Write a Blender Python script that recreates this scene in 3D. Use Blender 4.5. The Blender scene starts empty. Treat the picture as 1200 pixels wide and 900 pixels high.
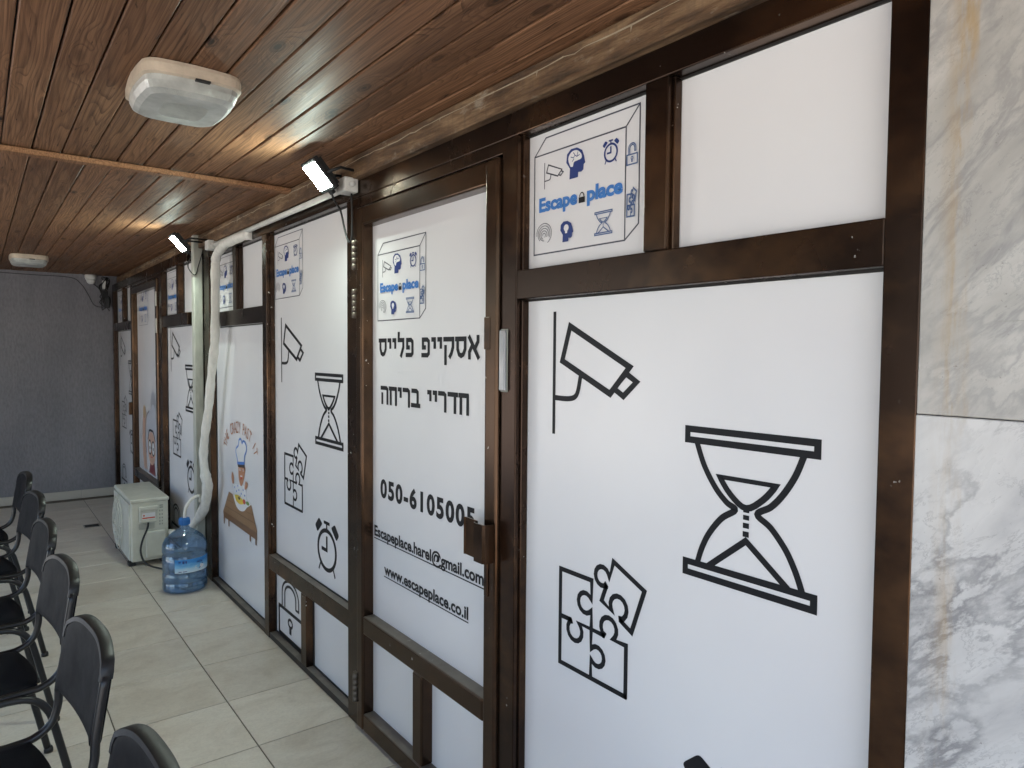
import bpy, bmesh, math, random
from mathutils import Vector, Matrix
random.seed(7)
scene = bpy.context.scene
COL = scene.collection
R = math.radians

# ------------------------------------------------------------------ camera
cam_d = bpy.data.cameras.new('camera')
cam = bpy.data.objects.new('camera', cam_d); COL.objects.link(cam)
cam_d.sensor_fit = 'HORIZONTAL'; cam_d.sensor_width = 36.0; cam_d.lens = 818.35 / 1200 * 36.0
cam_d.clip_start = 0.02; cam_d.clip_end = 2000
_r = Vector((0.79373, -0.60822, 0.00785)); _d = Vector((-0.02082, -0.04006, -0.99898)); _f = Vector((0.60791, 0.79276, -0.04446))
cam.matrix_world = Matrix(((_r.x, -_d.x, -_f.x, 0), (_r.y, -_d.y, -_f.y, 0), (_r.z, -_d.z, -_f.z, 1.6), (0, 0, 0, 1)))
scene.camera = cam

# ------------------------------------------------------------------ world, sun, exposure
SUN_EL, SUN_AZ = 58.0, 100.0      # the sun stands behind the building, the porch lies in its shade
w = bpy.data.worlds.new('World'); scene.world = w; w.use_nodes = True
nt = w.node_tree; bg = nt.nodes['Background']
sky = nt.nodes.new('ShaderNodeTexSky'); sky.sky_type = 'NISHITA'; sky.sun_disc = False; sky.dust_density = 3.0; sky.ozone_density = .6
sky.sun_elevation = R(SUN_EL); sky.sun_rotation = R(SUN_AZ)
nt.links.new(sky.outputs[0], bg.inputs[0]); bg.inputs[1].default_value = 0.11
sd = bpy.data.lights.new('sun', 'SUN'); sun = bpy.data.objects.new('sun', sd); COL.objects.link(sun)
sd.energy = 4.5; sd.angle = R(0.5); sd.color = (1, .95, .88)
_sv = Vector((math.sin(R(SUN_AZ)) * math.cos(R(SUN_EL)), math.cos(R(SUN_AZ)) * math.cos(R(SUN_EL)), math.sin(R(SUN_EL))))
sun.rotation_euler = _sv.to_track_quat('Z', 'Y').to_euler(); sun.location = (6, 0, 9)
scene.view_settings.view_transform = 'Standard'; scene.view_settings.look = 'None'
scene.view_settings.exposure = 2.6; scene.view_settings.gamma = 1.0
scene.view_settings.use_curve_mapping = False
scene.render.engine = 'CYCLES'
scene.cycles.use_denoising = True
scene.cycles.max_bounces = 10; scene.cycles.diffuse_bounces = 6; scene.cycles.transmission_bounces = 10
scene.cycles.sample_clamp_indirect = 8.0

# ------------------------------------------------------------------ materials
def lnk(nt, a, b): nt.links.new(a, b)
def mat(name, color=(.5, .5, .5), rough=.5, metal=0.0, spec=.5):
    m = bpy.data.materials.new(name); m.use_nodes = True
    b = m.node_tree.nodes['Principled BSDF']
    b.inputs['Base Color'].default_value = (*color, 1); b.inputs['Roughness'].default_value = rough
    b.inputs['Metallic'].default_value = metal; b.inputs['Specular IOR Level'].default_value = spec
    return m
class NT:
    def __init__(s, m): s.t = m.node_tree; s.b = s.t.nodes['Principled BSDF']
    def n(s, typ, **k):
        x = s.t.nodes.new('ShaderNode' + typ)
        for a, v in k.items(): setattr(x, a, v)
        return x
    def L(s, a, b): s.t.links.new(a, b)
    def coords(s, scale=(1, 1, 1), rand=True, kind='Object'):
        tc = s.n('TexCoord'); out = tc.outputs[kind]
        if rand:
            oi = s.n('ObjectInfo'); mu = s.n('VectorMath', operation='SCALE'); mu.inputs[0].default_value = (37.1, 91.7, 13.3)
            s.L(oi.outputs['Random'], mu.inputs['Scale']); ad = s.n('VectorMath', operation='ADD')
            s.L(out, ad.inputs[0]); s.L(mu.outputs[0], ad.inputs[1]); out = ad.outputs[0]
        mp = s.n('Mapping'); mp.inputs['Scale'].default_value = scale; s.L(out, mp.inputs[0])
        return mp.outputs[0]
    def noise(s, vec, scale, detail=4, rough=.55, dist=0.0):
        x = s.n('TexNoise'); x.inputs['Scale'].default_value = scale; x.inputs['Detail'].default_value = detail
        x.inputs['Roughness'].default_value = rough; x.inputs['Distortion'].default_value = dist
        s.L(vec, x.inputs['Vector']); return x.outputs['Fac']
    def ramp(s, fac, stops, interp='LINEAR'):
        x = s.n('ValToRGB'); e = x.color_ramp.elements; x.color_ramp.interpolation = interp
        while len(e) < len(stops): e.new(.5)
        for el, (p, c) in zip(e, stops):
            el.position = p; el.color = (*c, 1) if isinstance(c, tuple) else (c, c, c, 1)
        s.L(fac, x.inputs[0]); return x.outputs[0]
    def mix(s, fac, a, b, mode='MIX'):
        x = s.n('MixRGB', blend_type=mode)
        for i, v in zip((0, 1, 2), (fac, a, b)):
            if hasattr(v, 'is_linked'): s.L(v, x.inputs[i])
            else: x.inputs[i].default_value = v if i == 0 else (*v, 1)
        return x.outputs[0]
    def bump(s, h, strength=.2, dist=.01):
        x = s.n('Bump'); x.inputs['Strength'].default_value = strength; x.inputs['Distance'].default_value = dist
        s.L(h, x.inputs['Height']); s.L(x.outputs[0], s.b.inputs['Normal'])
    def math(s, op, a, b=None):
        x = s.n('Math', operation=op)
        for i, v in enumerate((a, b)):
            if v is None: continue
            if hasattr(v, 'is_linked'): s.L(v, x.inputs[i])
            else: x.inputs[i].default_value = v
        return x.outputs[0]

def wood_mat(name, light, mid, dark, rough=.58, tint=(.78, 1.14), knots=True, spec=.22):
    m = mat(name, mid, rough, 0, spec); g = NT(m)
    v = g.coords((1, 1, 1))
    def mp(sc):
        q = g.n('Mapping'); q.inputs['Scale'].default_value = sc; g.L(v, q.inputs[0]); return q.outputs[0]
    sx = g.n('SeparateXYZ'); g.L(v, sx.inputs[0])
    flow = g.noise(mp((9, .8, 9)), 1.0, 2, .45)                       # slow wander of the growth rings
    fine = g.noise(mp((160, 3.0, 160)), 1.0, 4, .6, .3)               # fibres
    blot = g.noise(mp((14, 1.6, 14)), 1.0, 4, .6)
    ph = g.math('ADD', g.math('MULTIPLY', sx.outputs['X'], 62.0), g.math('MULTIPLY', flow, 15.0))
    kn = None
    if knots:
        vo = g.n('TexVoronoi'); vo.inputs['Scale'].default_value = 1.0; g.L(mp((9.0, 3.4, .01)), vo.inputs['Vector'])
        d = vo.outputs['Distance']
        sep = g.n('SeparateColor'); g.L(vo.outputs['Color'], sep.inputs[0])
        on = g.ramp(sep.outputs[0], [(.25, 0.0), (.32, 1.0)])
        pull = g.math('MULTIPLY', g.ramp(d, [(.0, 1.0), (.12, .62), (.25, .25), (.5, 0.0)], 'EASE'), on)
        ph = g.math('ADD', ph, g.math('MULTIPLY', pull, 7.0))
        kn = g.math('MULTIPLY', g.ramp(d, [(.0, 1.0), (.06, .95), (.09, .4), (.125, .65), (.17, .0)]), on)
    fr = g.math('FRACT', ph)
    ring = g.ramp(fr, [(.0, 0.0), (.55, .12), (.86, .75), (.93, .9), (1.0, 0.0)])
    base = g.ramp(blot, [(.28, mid), (.7, light)])
    base = g.mix(g.math('MULTIPLY', ring, g.ramp(blot, [(.3, .35), (.7, .85)])), base, dark)
    base = g.mix(g.ramp(fine, [(.36, .6), (.58, 0.0)]), base, dark)
    if kn is not None: base = g.mix(kn, base, tuple(c * .45 for c in dark))
    tn = g.noise(mp((95, 9, 95)), 1.0, 3, .5, .6)
    base = g.mix(g.ramp(tn, [(.66, 0.0), (.73, .85)]), base, tuple(c * .45 for c in dark))
    oi = g.n('ObjectInfo')
    mr = g.n('MapRange'); mr.inputs[3].default_value = tint[0]; mr.inputs[4].default_value = tint[1]; g.L(oi.outputs['Random'], mr.inputs[0])
    hs = g.n('HueSaturation'); g.L(mr.outputs[0], hs.inputs['Value']); g.L(base, hs.inputs['Color'])
    g.L(hs.outputs[0], g.b.inputs['Base Color'])
    g.L(g.ramp(blot, [(.3, rough - .10), (.7, rough + .12)]), g.b.inputs['Roughness'])
    g.bump(fine, .25, .004)
    return m
M = {}
M['plank'] = wood_mat('varnished pine plank', (.325, .172, .092), (.225, .108, .054), (.058, .0245, .012))
M['batten'] = wood_mat('batten wood', (.34, .18, .095), (.27, .13, .062), (.11, .045, .02), .6)

def beam_material():
    m = mat('weathered beam', (.16, .1, .06), .75); g = NT(m)
    v = g.coords((1, 1, 1), False)
    a = g.n('Mapping'); a.inputs['Scale'].default_value = (30, 4, 30); g.L(v, a.inputs[0])
    n1 = g.noise(a.outputs[0], 1.0, 6, .65)
    b2 = g.n('Mapping'); b2.inputs['Scale'].default_value = (8, 60, 8); g.L(v, b2.inputs[0])
    n2 = g.noise(b2.outputs[0], 1.0, 4, .6)
    c = g.ramp(n1, [(.3, (.03, .017, .009)), (.5, (.13, .072, .034)), (.7, (.30, .195, .105))])
    c = g.mix(g.ramp(n2, [(.5, 0.0), (.75, .55)]), c, (.10, .065, .04))
    lv = g.n('Mapping'); lv.inputs['Scale'].default_value = (6, 3.2, 6); g.L(v, lv.inputs[0])
    n3 = g.noise(lv.outputs[0], 2.0, 6, .7)
    c = g.mix(g.ramp(n3, [(.58, 0.0), (.70, .6)]), c, (.40, .35, .27))
    g.L(c, g.b.inputs['Base Color']); g.bump(n1, 1.0, .02)
    return m
M['beam'] = beam_material()
M['residue'] = mat('dried glue line', (.36, .30, .21), .9); M['hinge'] = mat('worn hinge metal', (.15, .125, .10), .5, .5)

def bronze(name, base=(.040, .024, .017), rough=.24, metal=.85):
    m = mat(name, base, rough, metal); g = NT(m)
    v = g.coords((1, 1, 1), False)
    s1 = g.n('Mapping'); s1.inputs['Scale'].default_value = (3, 3, 2); g.L(v, s1.inputs[0])
    n1 = g.noise(s1.outputs[0], 1.5, 5, .6)
    c = g.ramp(n1, [(.3, tuple(x * .85 for x in base)), (.7, tuple(x * 1.15 for x in base))])
    wr = g.n('Mapping'); wr.inputs['Scale'].default_value = (2, .9, 1.3); g.L(v, wr.inputs[0])
    nw = g.noise(wr.outputs[0], 1.6, 6, .68)
    c = g.mix(g.ramp(nw, [(.5, 0.0), (.68, .7)]), c, (.17, .09, .045))
    geo = g.n('NewGeometry'); sx = g.n('SeparateXYZ'); g.L(geo.outputs['Normal'], sx.inputs[0])
    n2 = g.noise(v, 14, 4, .6)
    dust = g.math('MULTIPLY', g.ramp(sx.outputs['Z'], [(.55, 0.0), (.9, 1.0)]), g.ramp(n2, [(.3, .55), (.7, .95)]))
    n3 = g.noise(v, 46, 3, .5)
    n4 = g.noise(v, 3.1, 2, .5)
    fl = g.math('MULTIPLY', g.ramp(n3, [(.715, 0.0), (.735, 1.0)]), g.ramp(n4, [(.52, 0.0), (.6, 1.0)]))
    c = g.mix(dust, c, (.20, .175, .145)); c = g.mix(fl, c, (.5, .48, .44))
    g.L(c, g.b.inputs['Base Color'])
    mt = g.math('MULTIPLY', g.math('SUBTRACT', 1.0, g.math('MAXIMUM', dust, fl)), metal); g.L(mt, g.b.inputs['Metallic'])
    r = g.math('ADD', g.ramp(n1, [(.3, rough - .03), (.7, rough + .06)]), g.math('MULTIPLY', dust, .35)); g.L(r, g.b.inputs['Roughness'])
    return m
M['bronze'] = bronze('bronze anodised aluminium')
M['bronze_door'] = bronze('bronze door aluminium', (.062, .037, .023), .22)
M['sill'] = bronze('grimy sill metal', (.03, .024, .02), .6, .3)
M['gasket'] = mat('black rubber gasket', (.012, .011, .01), .6)

def panel_material():
    m = mat('white film on glass', (.80, .80, .81), .34); g = NT(m)
    v = g.coords((1, 1, 1), False)
    n = g.noise(v, 1.3, 3, .5)
    c = g.ramp(n, [(.3, (.745, .745, .76)), (.65, (.80, .80, .805))])
    sp = g.n('Mapping'); sp.inputs['Scale'].default_value = (3, 3, 1.5); g.L(v, sp.inputs[0])
    n3 = g.noise(sp.outputs[0], 4, 6, .75)
    c = g.mix(g.ramp(n3, [(.70, 0.0), (.84, .15)]), c, (.6, .59, .57))
    g.L(c, g.b.inputs['Base Color']); g.b.inputs['Roughness'].default_value = .27
    return m
M['panel'] = panel_material()
M['ink'] = mat('black print', (.012, .013, .016), .45, 0, .22)
M['navy'] = mat('navy print', (.02, .045, .2), .4)
M['blue'] = mat('blue print', (.05, .2, .55), .4)
M['line'] = mat('dark grey line print', (.06, .065, .09), .4)
M['lineblue'] = mat('thin blue line print', (.08, .14, .3), .4)
M['pwhite'] = mat('white print', (.78, .78, .78), .4)
for k, c in dict(p_skin=(.52, .24, .13), p_pskin=(.62, .4, .3), p_brown=(.3, .17, .08), p_brown2=(.2, .105, .05), p_hair=(.04, .03, .025), p_yellow=(.75, .55, .06), p_red=(.55, .08, .04),
                 p_green=(.15, .3, .06), p_orange=(.42, .16, .07), p_hat=(.08, .22, .6), p_grey=(.38, .39, .42), p_lgrey=(.55, .57, .62), p_maroon=(.2, .04, .05), p_tan=(.5, .36, .2)).items():
    M[k] = mat(k[2:] + ' print', c, .4)

def tile_material():
    m = mat('glazed stone tile', (.5, .47, .4), .3); g = NT(m)
    v = g.coords((1, 1, 1))
    st = g.n('Mapping'); st.inputs['Scale'].default_value = (2.0, 3.0, 1); st.inputs['Rotation'].default_value = (0, 0, .25); g.L(v, st.inputs[0])
    n1 = g.noise(st.outputs[0], 2.0, 7, .62, .8); n2 = g.noise(st.outputs[0], 6.5, 6, .7, 1.2); n3 = g.noise(v, 90, 2, .5)
    c = g.ramp(n1, [(.25, (.57, .49, .385)), (.5, (.69, .615, .505)), (.75, (.76, .695, .585))])
    c = g.mix(g.ramp(n2, [(.50, 0.0), (.58, .12), (.64, 0.0)]), c, (.30, .23, .19))
    c = g.mix(g.ramp(n3, [(.3, .14), (.6, 0.0)]), c, (.36, .30, .24))
    oi = g.n('ObjectInfo'); mr = g.n('MapRange'); mr.inputs[3].default_value = .9; mr.inputs[4].default_value = 1.06; g.L(oi.outputs['Random'], mr.inputs[0])
    hs = g.n('HueSaturation'); g.L(mr.outputs[0], hs.inputs['Value']); g.L(c, hs.inputs['Color']); g.L(hs.outputs[0], g.b.inputs['Base Color'])
    g.L(g.ramp(n1, [(.3, .30), (.7, .35)]), g.b.inputs['Roughness'])
    return m
M['tile'] = tile_material()
M['grout'] = mat('dirty grout', (.17, .14, .105), .9)

def marble_material(name, tones, veinamt, vw, stain):
    m = mat(name, tones[1], .28); g = NT(m)
    v = g.coords((1, 1, 1), True)
    r0 = g.n('Mapping'); r0.inputs['Rotation'].default_value = (.8, 0, 0); g.L(v, r0.inputs[0])
    rot = g.n('Mapping'); rot.inputs['Scale'].default_value = (1, .75, 1.9); g.L(r0.outputs[0], rot.inputs[0])
    n1 = g.noise(rot.outputs[0], 4.0, 8, .6, .3)
    n2 = g.noise(rot.outputs[0], 5.0, 10, .62, .35)
    n6 = g.noise(rot.outputs[0], 12.0, 9, .7, .4)
    n5 = g.noise(v, 2.4, 4, .55)
    vein = g.math('MULTIPLY', g.ramp(n2, [(.5 - vw, 0.0), (.495, .8), (.505, .8), (.5 + vw * 1.8, 0.0)]), g.ramp(n5, [(.36, .1), (.55, 1.0)]))
    v2 = g.math('MULTIPLY', g.ramp(n6, [(.485, 0.0), (.5, .7), (.52, 0.0)]), g.ramp(n5, [(.42, 0.0), (.58, 1.0)]))
    c = g.ramp(n1, [(.30, tones[0]), (.46, tones[1]), (.64, tones[2])])
    c = g.mix(g.math('MULTIPLY', g.math('MAXIMUM', vein, v2), veinamt), c, (.19, .19, .20))
    n3 = g.noise(v, 150, 3, .6); c = g.mix(g.ramp(n3, [(.69, 0.0), (.74, .55)]), c, (.13, .12, .11))
    tc = g.n('TexCoord'); sx = g.n('SeparateXYZ'); g.L(tc.outputs['Object'], sx.inputs[0])
    ss = g.n('Mapping'); ss.inputs['Scale'].default_value = (1, 22, 3.0); g.L(tc.outputs['Object'], ss.inputs[0])
    n4 = g.noise(ss.outputs[0], 1.6, 6, .65)
    dy = g.math('ABSOLUTE', g.math('ADD', g.math('SUBTRACT', sx.outputs['Y'], .372), g.math('MULTIPLY', g.math('SUBTRACT', n4, .5), .07)))
    st = g.math('MULTIPLY', g.ramp(dy, [(.0, 1.0), (.008, .7), (.028, 0.0)]), g.ramp(n4, [(.42, .02), (.66, stain)]))
    c = g.mix(st, c, (.40, .27, .12))
    g.L(c, g.b.inputs['Base Color']); g.L(g.ramp(n1, [(.3, .36), (.7, .22)]), g.b.inputs['Roughness'])
    return m
M['marble'] = marble_material('white marble with grey veins', ((.38, .38, .39), (.54, .535, .525), (.64, .635, .62)), .95, .035, .5)
M['marble_cream'] = marble_material('cloudy cream marble', ((.31, .30, .285), (.43, .415, .385), (.54, .52, .485)), .6, .035, .85)
M['mortar'] = mat('mortar joint', (.30, .26, .2), .9)

def stucco(name, c0, c1, sc=55, bump=.5):
    m = mat(name, c0, .9); g = NT(m); v = g.coords((1, 1, 1), False)
    a = g.n('Mapping'); a.inputs['Scale'].default_value = (1, 1, .35); g.L(v, a.inputs[0])
    n1 = g.noise(a.outputs[0], sc, 5, .65); n2 = g.noise(a.outputs[0], 2.0, 5, .6)
    c = g.mix(g.ramp(n1, [(.3, .45), (.6, 0.0)]), g.ramp(n2, [(.3, c0), (.7, c1)]), tuple(x * .6 for x in c0))
    g.L(c, g.b.inputs['Base Color']); g.bump(n1, bump, .01)
    return m
M['stucco'] = stucco('grey stucco', (.195, .19, .205), (.285, .272, .285), 55, .8)
M['plaster'] = stucco('chipped painted post', (.40, .41, .36), (.56, .57, .50), 25, .4)
M['render'] = stucco('pale render', (.45, .43, .4), (.52, .5, .47), 40, .4)
M['skirting'] = mat('skirting tile', (.50, .46, .39), .4)
M['ground'] = stucco('pale concrete paving', (.34, .33, .31), (.42, .41, .385), 12, .2)
M['roof'] = mat('roof slab', (.4, .4, .4), .9)
def plastic(name, c, rough=.4, var=.1):
    m = mat(name, c, rough); g = NT(m); v = g.coords((1, 1, 1), False)
    n = g.noise(v, 9, 5, .65)
    g.L(g.ramp(n, [(.3, tuple(x * (1 - var * 2) for x in c)), (.65, c)]), g.b.inputs['Base Color'])
    g.L(g.ramp(n, [(.3, rough + .12), (.7, rough - .05)]), g.b.inputs['Roughness'])
    return m
M['chair_plastic'] = plastic('black moulded plastic', (.008, .008, .010), .5); M['chair_plastic'].node_tree.nodes['Principled BSDF'].inputs['Specular IOR Level'].default_value = .12
M['chair_rim'] = plastic('scuffed glossy black rim', (.012, .012, .013), .36)
M['chair_metal'] = mat('black powder coated tube', (.011, .011, .012), .34)
M['chair_fabric'] = stucco('black woven fabric', (.008, .008, .0095), (.012, .012, .014), 320, .3); M['chair_fabric'].node_tree.nodes['Principled BSDF'].inputs['Specular IOR Level'].default_value = .15
M['ac'] = plastic('aged ivory metal casing', (.62, .615, .53), .42, .08)
M['ac_dark'] = mat('dark grille', (.05, .05, .045), .6)
M['ac_grey'] = mat('grey moulded print', (.3, .31, .27), .5)
M['rubber'] = mat('black rubber', (.012, .012, .012), .5)
M['pipe'] = stucco('white wrapped insulation', (.70, .69, .63), (.78, .77, .71), 30, .35)
M['pvc'] = plastic('white plastic conduit', (.68, .68, .64), .4)
M['lampbase'] = plastic('yellowed plastic rim', (.66, .55, .42), .45, .18)
def diffuser_mat():
    m = plastic('dusty prismatic diffuser', (.62, .63, .58), .35, .22); g = NT(m)
    g.b.inputs['Transmission Weight'].default_value = .25
    v = g.coords((1, 1, 1), False); ch = g.n('TexChecker'); ch.inputs['Scale'].default_value = 220; g.L(v, ch.inputs['Vector'])
    g.bump(ch.outputs['Fac'], .12, .002); return m
M['diffuser'] = diffuser_mat()
M['led'] = mat('lit led panel', (1, 1, 1), .3)
_b = M['led'].node_tree.nodes['Principled BSDF']; _b.inputs['Emission Color'].default_value = (.84, 1.0, .88, 1); _b.inputs['Emission Strength'].default_value = 48
M['lamp_body'] = mat('dark cast lamp body', (.03, .032, .033), .45, .5)
M['steel'] = mat('worn steel', (.42, .40, .36), .35, .9)
M['clear'] = mat('clear plastic', (.75, .76, .78), .12); M['clear'].node_tree.nodes['Principled BSDF'].inputs['Transmission Weight'].default_value = .6
def glassy(name, c, ior, rough=.04):
    m = mat(name, c, rough); b = m.node_tree.nodes['Principled BSDF']
    b.inputs['Transmission Weight'].default_value = 1.0; b.inputs['IOR'].default_value = ior; return m
def thin_plastic():
    m = mat('blue polycarbonate', (.3, .5, .7), .1); g = NT(m); t = g.t
    tr = g.n('BsdfTransparent'); tr.inputs[0].default_value = (.71, .80, .885, 1)
    gl = g.n('BsdfGlossy'); gl.inputs['Roughness'].default_value = .08; gl.inputs['Color'].default_value = (.9, .95, 1, 1)
    df = g.n('BsdfDiffuse'); df.inputs['Color'].default_value = (.30, .46, .62, 1)
    lw = g.n('LayerWeight'); lw.inputs['Blend'].default_value = .35
    m1 = g.n('MixShader'); m1.inputs[0].default_value = .10; g.L(tr.outputs[0], m1.inputs[1]); g.L(df.outputs[0], m1.inputs[2])
    fc = g.math('ADD', g.math('MULTIPLY', lw.outputs['Facing'], .28), .04)
    m2 = g.n('MixShader'); g.L(fc, m2.inputs[0]); g.L(m1.outputs[0], m2.inputs[1]); g.L(gl.outputs[0], m2.inputs[2])
    g.L(m2.outputs[0], t.nodes['Material Output'].inputs['Surface']); return m
M['bottle'] = thin_plastic()
M['water'] = glassy('water', (.62, .78, .92), 1.33, .0)
M['bluecap'] = mat('blue plastic cap', (.03, .17, .48), .35)
def label_mat():
    m = mat('blue bottle label', (.1, .4, .7), .4); g = NT(m); tc = g.n('TexCoord'); sx = g.n('SeparateXYZ'); g.L(tc.outputs['Generated'], sx.inputs[0])
    n = g.noise(tc.outputs['Generated'], 5, 3, .5)
    f = g.math('ADD', sx.outputs['Z'], g.math('MULTIPLY', g.math('SUBTRACT', n, .5), .5))
    g.L(g.ramp(f, [(.1, (.62, .74, .82)), (.4, (.22, .52, .78)), (.8, (.04, .25, .62))]), g.b.inputs['Base Color']); return m
M['label'] = label_mat()

# ------------------------------------------------------------------ mesh helpers
class MB:
    def __init__(s): s.v = []; s.f = []; s.mi = []; s.sm = []
    def add(s, verts, faces, mi=0, smooth=False):
        k = len(s.v); s.v += [tuple(p) for p in verts]
        for f in faces: s.f.append([i + k for i in f]); s.mi.append(mi); s.sm.append(smooth)
        return s
    def bm(s, b, mi=0, smooth=False):
        b.verts.index_update(); s.add([v.co[:] for v in b.verts], [[v.index for v in f.verts] for f in b.faces], mi, smooth); b.free(); return s
    def box(s, x0, x1, y0, y1, z0, z1, bev=0.0, seg=1, mi=0, smooth=False):
        b = bmesh.new(); bmesh.ops.create_cube(b, size=1)
        for v in b.verts: v.co = Vector(((x0 + x1) / 2 + v.co.x * (x1 - x0), (y0 + y1) / 2 + v.co.y * (y1 - y0), (z0 + z1) / 2 + v.co.z * (z1 - z0)))
        if bev: bmesh.ops.bevel(b, geom=b.edges[:], offset=bev, segments=seg, affect='EDGES', profile=.5)
        return s.bm(b, mi, smooth)
    def tube(s, pts, r, n=10, smooth_path=4, mi=0, cap=True, flat=1.0):
        P_ = [Vector(p) for p in pts]
        if smooth_path and len(P_) > 2:
            Q = []
            for i in range(len(P_) - 1):
                a, b, c, d = P_[max(i - 1, 0)], P_[i], P_[i + 1], P_[min(i + 2, len(P_) - 1)]
                for k in range(smooth_path):
                    t = k / smooth_path
                    Q.append(.5 * ((2 * b) + (c - a) * t + (2 * a - 5 * b + 4 * c - d) * t * t + (3 * b - a - 3 * c + d) * t ** 3))
            Q.append(P_[-1]); P_ = Q
        rr = r if callable(r) else (lambda t: r)
        t0 = (P_[1] - P_[0]).normalized(); up = Vector((0, 1, 0)) if abs(t0.y) < .9 else Vector((1, 0, 0))
        nx = t0.cross(up).normalized(); vs = []; N = len(P_)
        for i, p in enumerate(P_):
            t = (P_[min(i + 1, N - 1)] - P_[max(i - 1, 0)]).normalized()
            nx = (nx - t * nx.dot(t)).normalized(); ny = t.cross(nx); q = rr(i / (N - 1))
            for k in range(n):
                a = 2 * math.pi * k / n; vs.append(p + nx * math.cos(a) * q + ny * math.sin(a) * q * flat)
        fs = [[i * n + k, i * n + (k + 1) % n, (i + 1) * n + (k + 1) % n, (i + 1) * n + k] for i in range(N - 1) for k in range(n)]
        if cap: fs += [list(range(n))[::-1], list(range((N - 1) * n, N * n))]
        return s.add(vs, fs, mi, True)
    def lathe(s, c, prof, n=32, mi=0, smooth=True, squ=None):
        vs = []; N = len(prof)
        for (r, z) in prof:
            for k in range(n):
                a = 2 * math.pi * k / n; q = r
                vs.append((c[0] + q * math.cos(a), c[1] + q * math.sin(a), c[2] + z))
        fs = [[i * n + k, i * n + (k + 1) % n, (i + 1) * n + (k + 1) % n, (i + 1) * n + k] for i in range(N - 1) for k in range(n)]
        if prof[0][0] > 1e-6: fs.append(list(range(n))[::-1])
        if prof[-1][0] > 1e-6: fs.append(list(range((N - 1) * n, N * n)))
        return s.add(vs, fs, mi, smooth)
    def build(s, name, mats, parent=None, loc=None):
        if not isinstance(mats, (list, tuple)): mats = [mats]
        off = Vector((0, 0, 0)); p = parent
        while p is not None: off += p.location; p = p.parent
        if loc is not None: off += Vector(loc)
        me = bpy.data.meshes.new(name)
        me.from_pydata([(x - off.x, y - off.y, z - off.z) for x, y, z in s.v], [], s.f)
        for m in mats: me.materials.append(M[m] if isinstance(m, str) else m)
        me.polygons.foreach_set('material_index', s.mi); me.polygons.foreach_set('use_smooth', s.sm); me.update()
        o = bpy.data.objects.new(name, me); COL.objects.link(o)
        if parent is not None: o.parent = parent
        if loc is not None: o.location = loc
        return o
def tag(o, label=None, cat=None, group=None, kind=None):
    for k, v in (('label', label), ('category', cat), ('group', group), ('kind', kind)):
        if v: o[k] = v
    return o
def empty(name, loc, label, cat, group=None):
    o = bpy.data.objects.new(name, None); COL.objects.link(o); o.location = loc; o.empty_display_size = .1
    return tag(o, label, cat, group)
def part(name, mats, parent, *boxes, bev=.002, seg=1):
    m = MB()
    for b in boxes: m.box(*b, bev=bev, seg=seg)
    return m.build(name, mats, parent)

# ================================================================== setting
FX, PX = 1.264, 1.308            # near shopfront: front of the frame, face of the panels
FX2, PX2 = 1.190, 1.234          # far shopfront stands a little prouder
WY = 8.75                        # grey end wall
CZ = 2.40                        # underside of the plank ceiling

g_ = MB().add([(-400, -400, -.03), (400, -400, -.03), (400, 400, -.03), (-400, 400, -.03)], [[0, 1, 2, 3]]).build('ground', 'ground'); tag(g_, kind='structure')
floor = MB().box(-2.27, 1.5, -2.2, WY + .1, -.06, -.004).build('floor', 'grout'); tag(floor, kind='structure')
TP = .4465
tile_me = None
for i in range(-6, 2):
    for j in range(-5, 14):
        x0 = .430 + i * TP; y0 = 2.814 + j * TP
        x1 = x0 + TP; 
        if y0 + TP > WY + .2: continue
        g = .0027
        if i == 1:      # cut tiles along the shopfront
            wdt = 1.30 - x0
            o = MB().box(0, wdt - g, 0, TP - 2 * g, -.01, 0, .0012).build('floor_tile', 'tile', floor)
            o.location = (x0 + g, y0 + g, 0)
            continue
        if tile_me is None:
            o = MB().box(0, TP - 2 * g, 0, TP - 2 * g, -.01, 0, .0012).build('floor_tile', 'tile', floor); tile_me = o.data
        else:
            o = bpy.data.objects.new('floor_tile', tile_me); COL.objects.link(o); o.parent = floor
        o.location = (x0 + g, y0 + g, random.uniform(-.0006, .0004))

roof = MB().box(-2.2, 4.5, -1.0, 9.6, CZ + .06, CZ + .26).build('roof', 'roof'); tag(roof, kind='structure')
ceiling = MB().box(-2.1, 1.34, -.95, WY + .05, CZ + .026, CZ + .055).build('ceiling', 'lamp_body'); tag(ceiling, kind='structure')
plank_me = {}
for seg_i, (ya, yb, lim) in enumerate(((-.93, 3.43, 0), (3.43, WY + .02, 0))):
    for k in range(-22, 12):
        x0 = .093 + .1 * k; wdt = .1
        if x0 + wdt > 1.30: wdt = 1.30 - x0
        if wdt < .03: continue
        key = (seg_i, round(wdt, 3))
        gp = random.choice((.0012, .0016, .0024))
        if key not in plank_me:
            b = bmesh.new(); Lh = (yb - ya) / 2
            o = MB().box(.0024, wdt - .0024, -Lh, Lh, 0, .02, .0035).build('plank', 'plank', ceiling); plank_me[key] = o.data
        else:
            o = bpy.data.objects.new('plank', plank_me[key]); COL.objects.link(o); o.parent = ceiling
        o.location = (x0, (ya + yb) / 2, CZ + random.uniform(-.0012, .0022))
        o.rotation_euler = (0, random.uniform(-.012, .012), random.uniform(-.0004, .0004))
bt = MB().box(-2.0, 1.26, 3.40, 3.455, CZ - .026, CZ - .0035, .003).build('ceiling_batten', 'batten', None)
tag(bt, 'narrow wooden batten nailed across the plank ceiling', 'batten')

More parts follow.
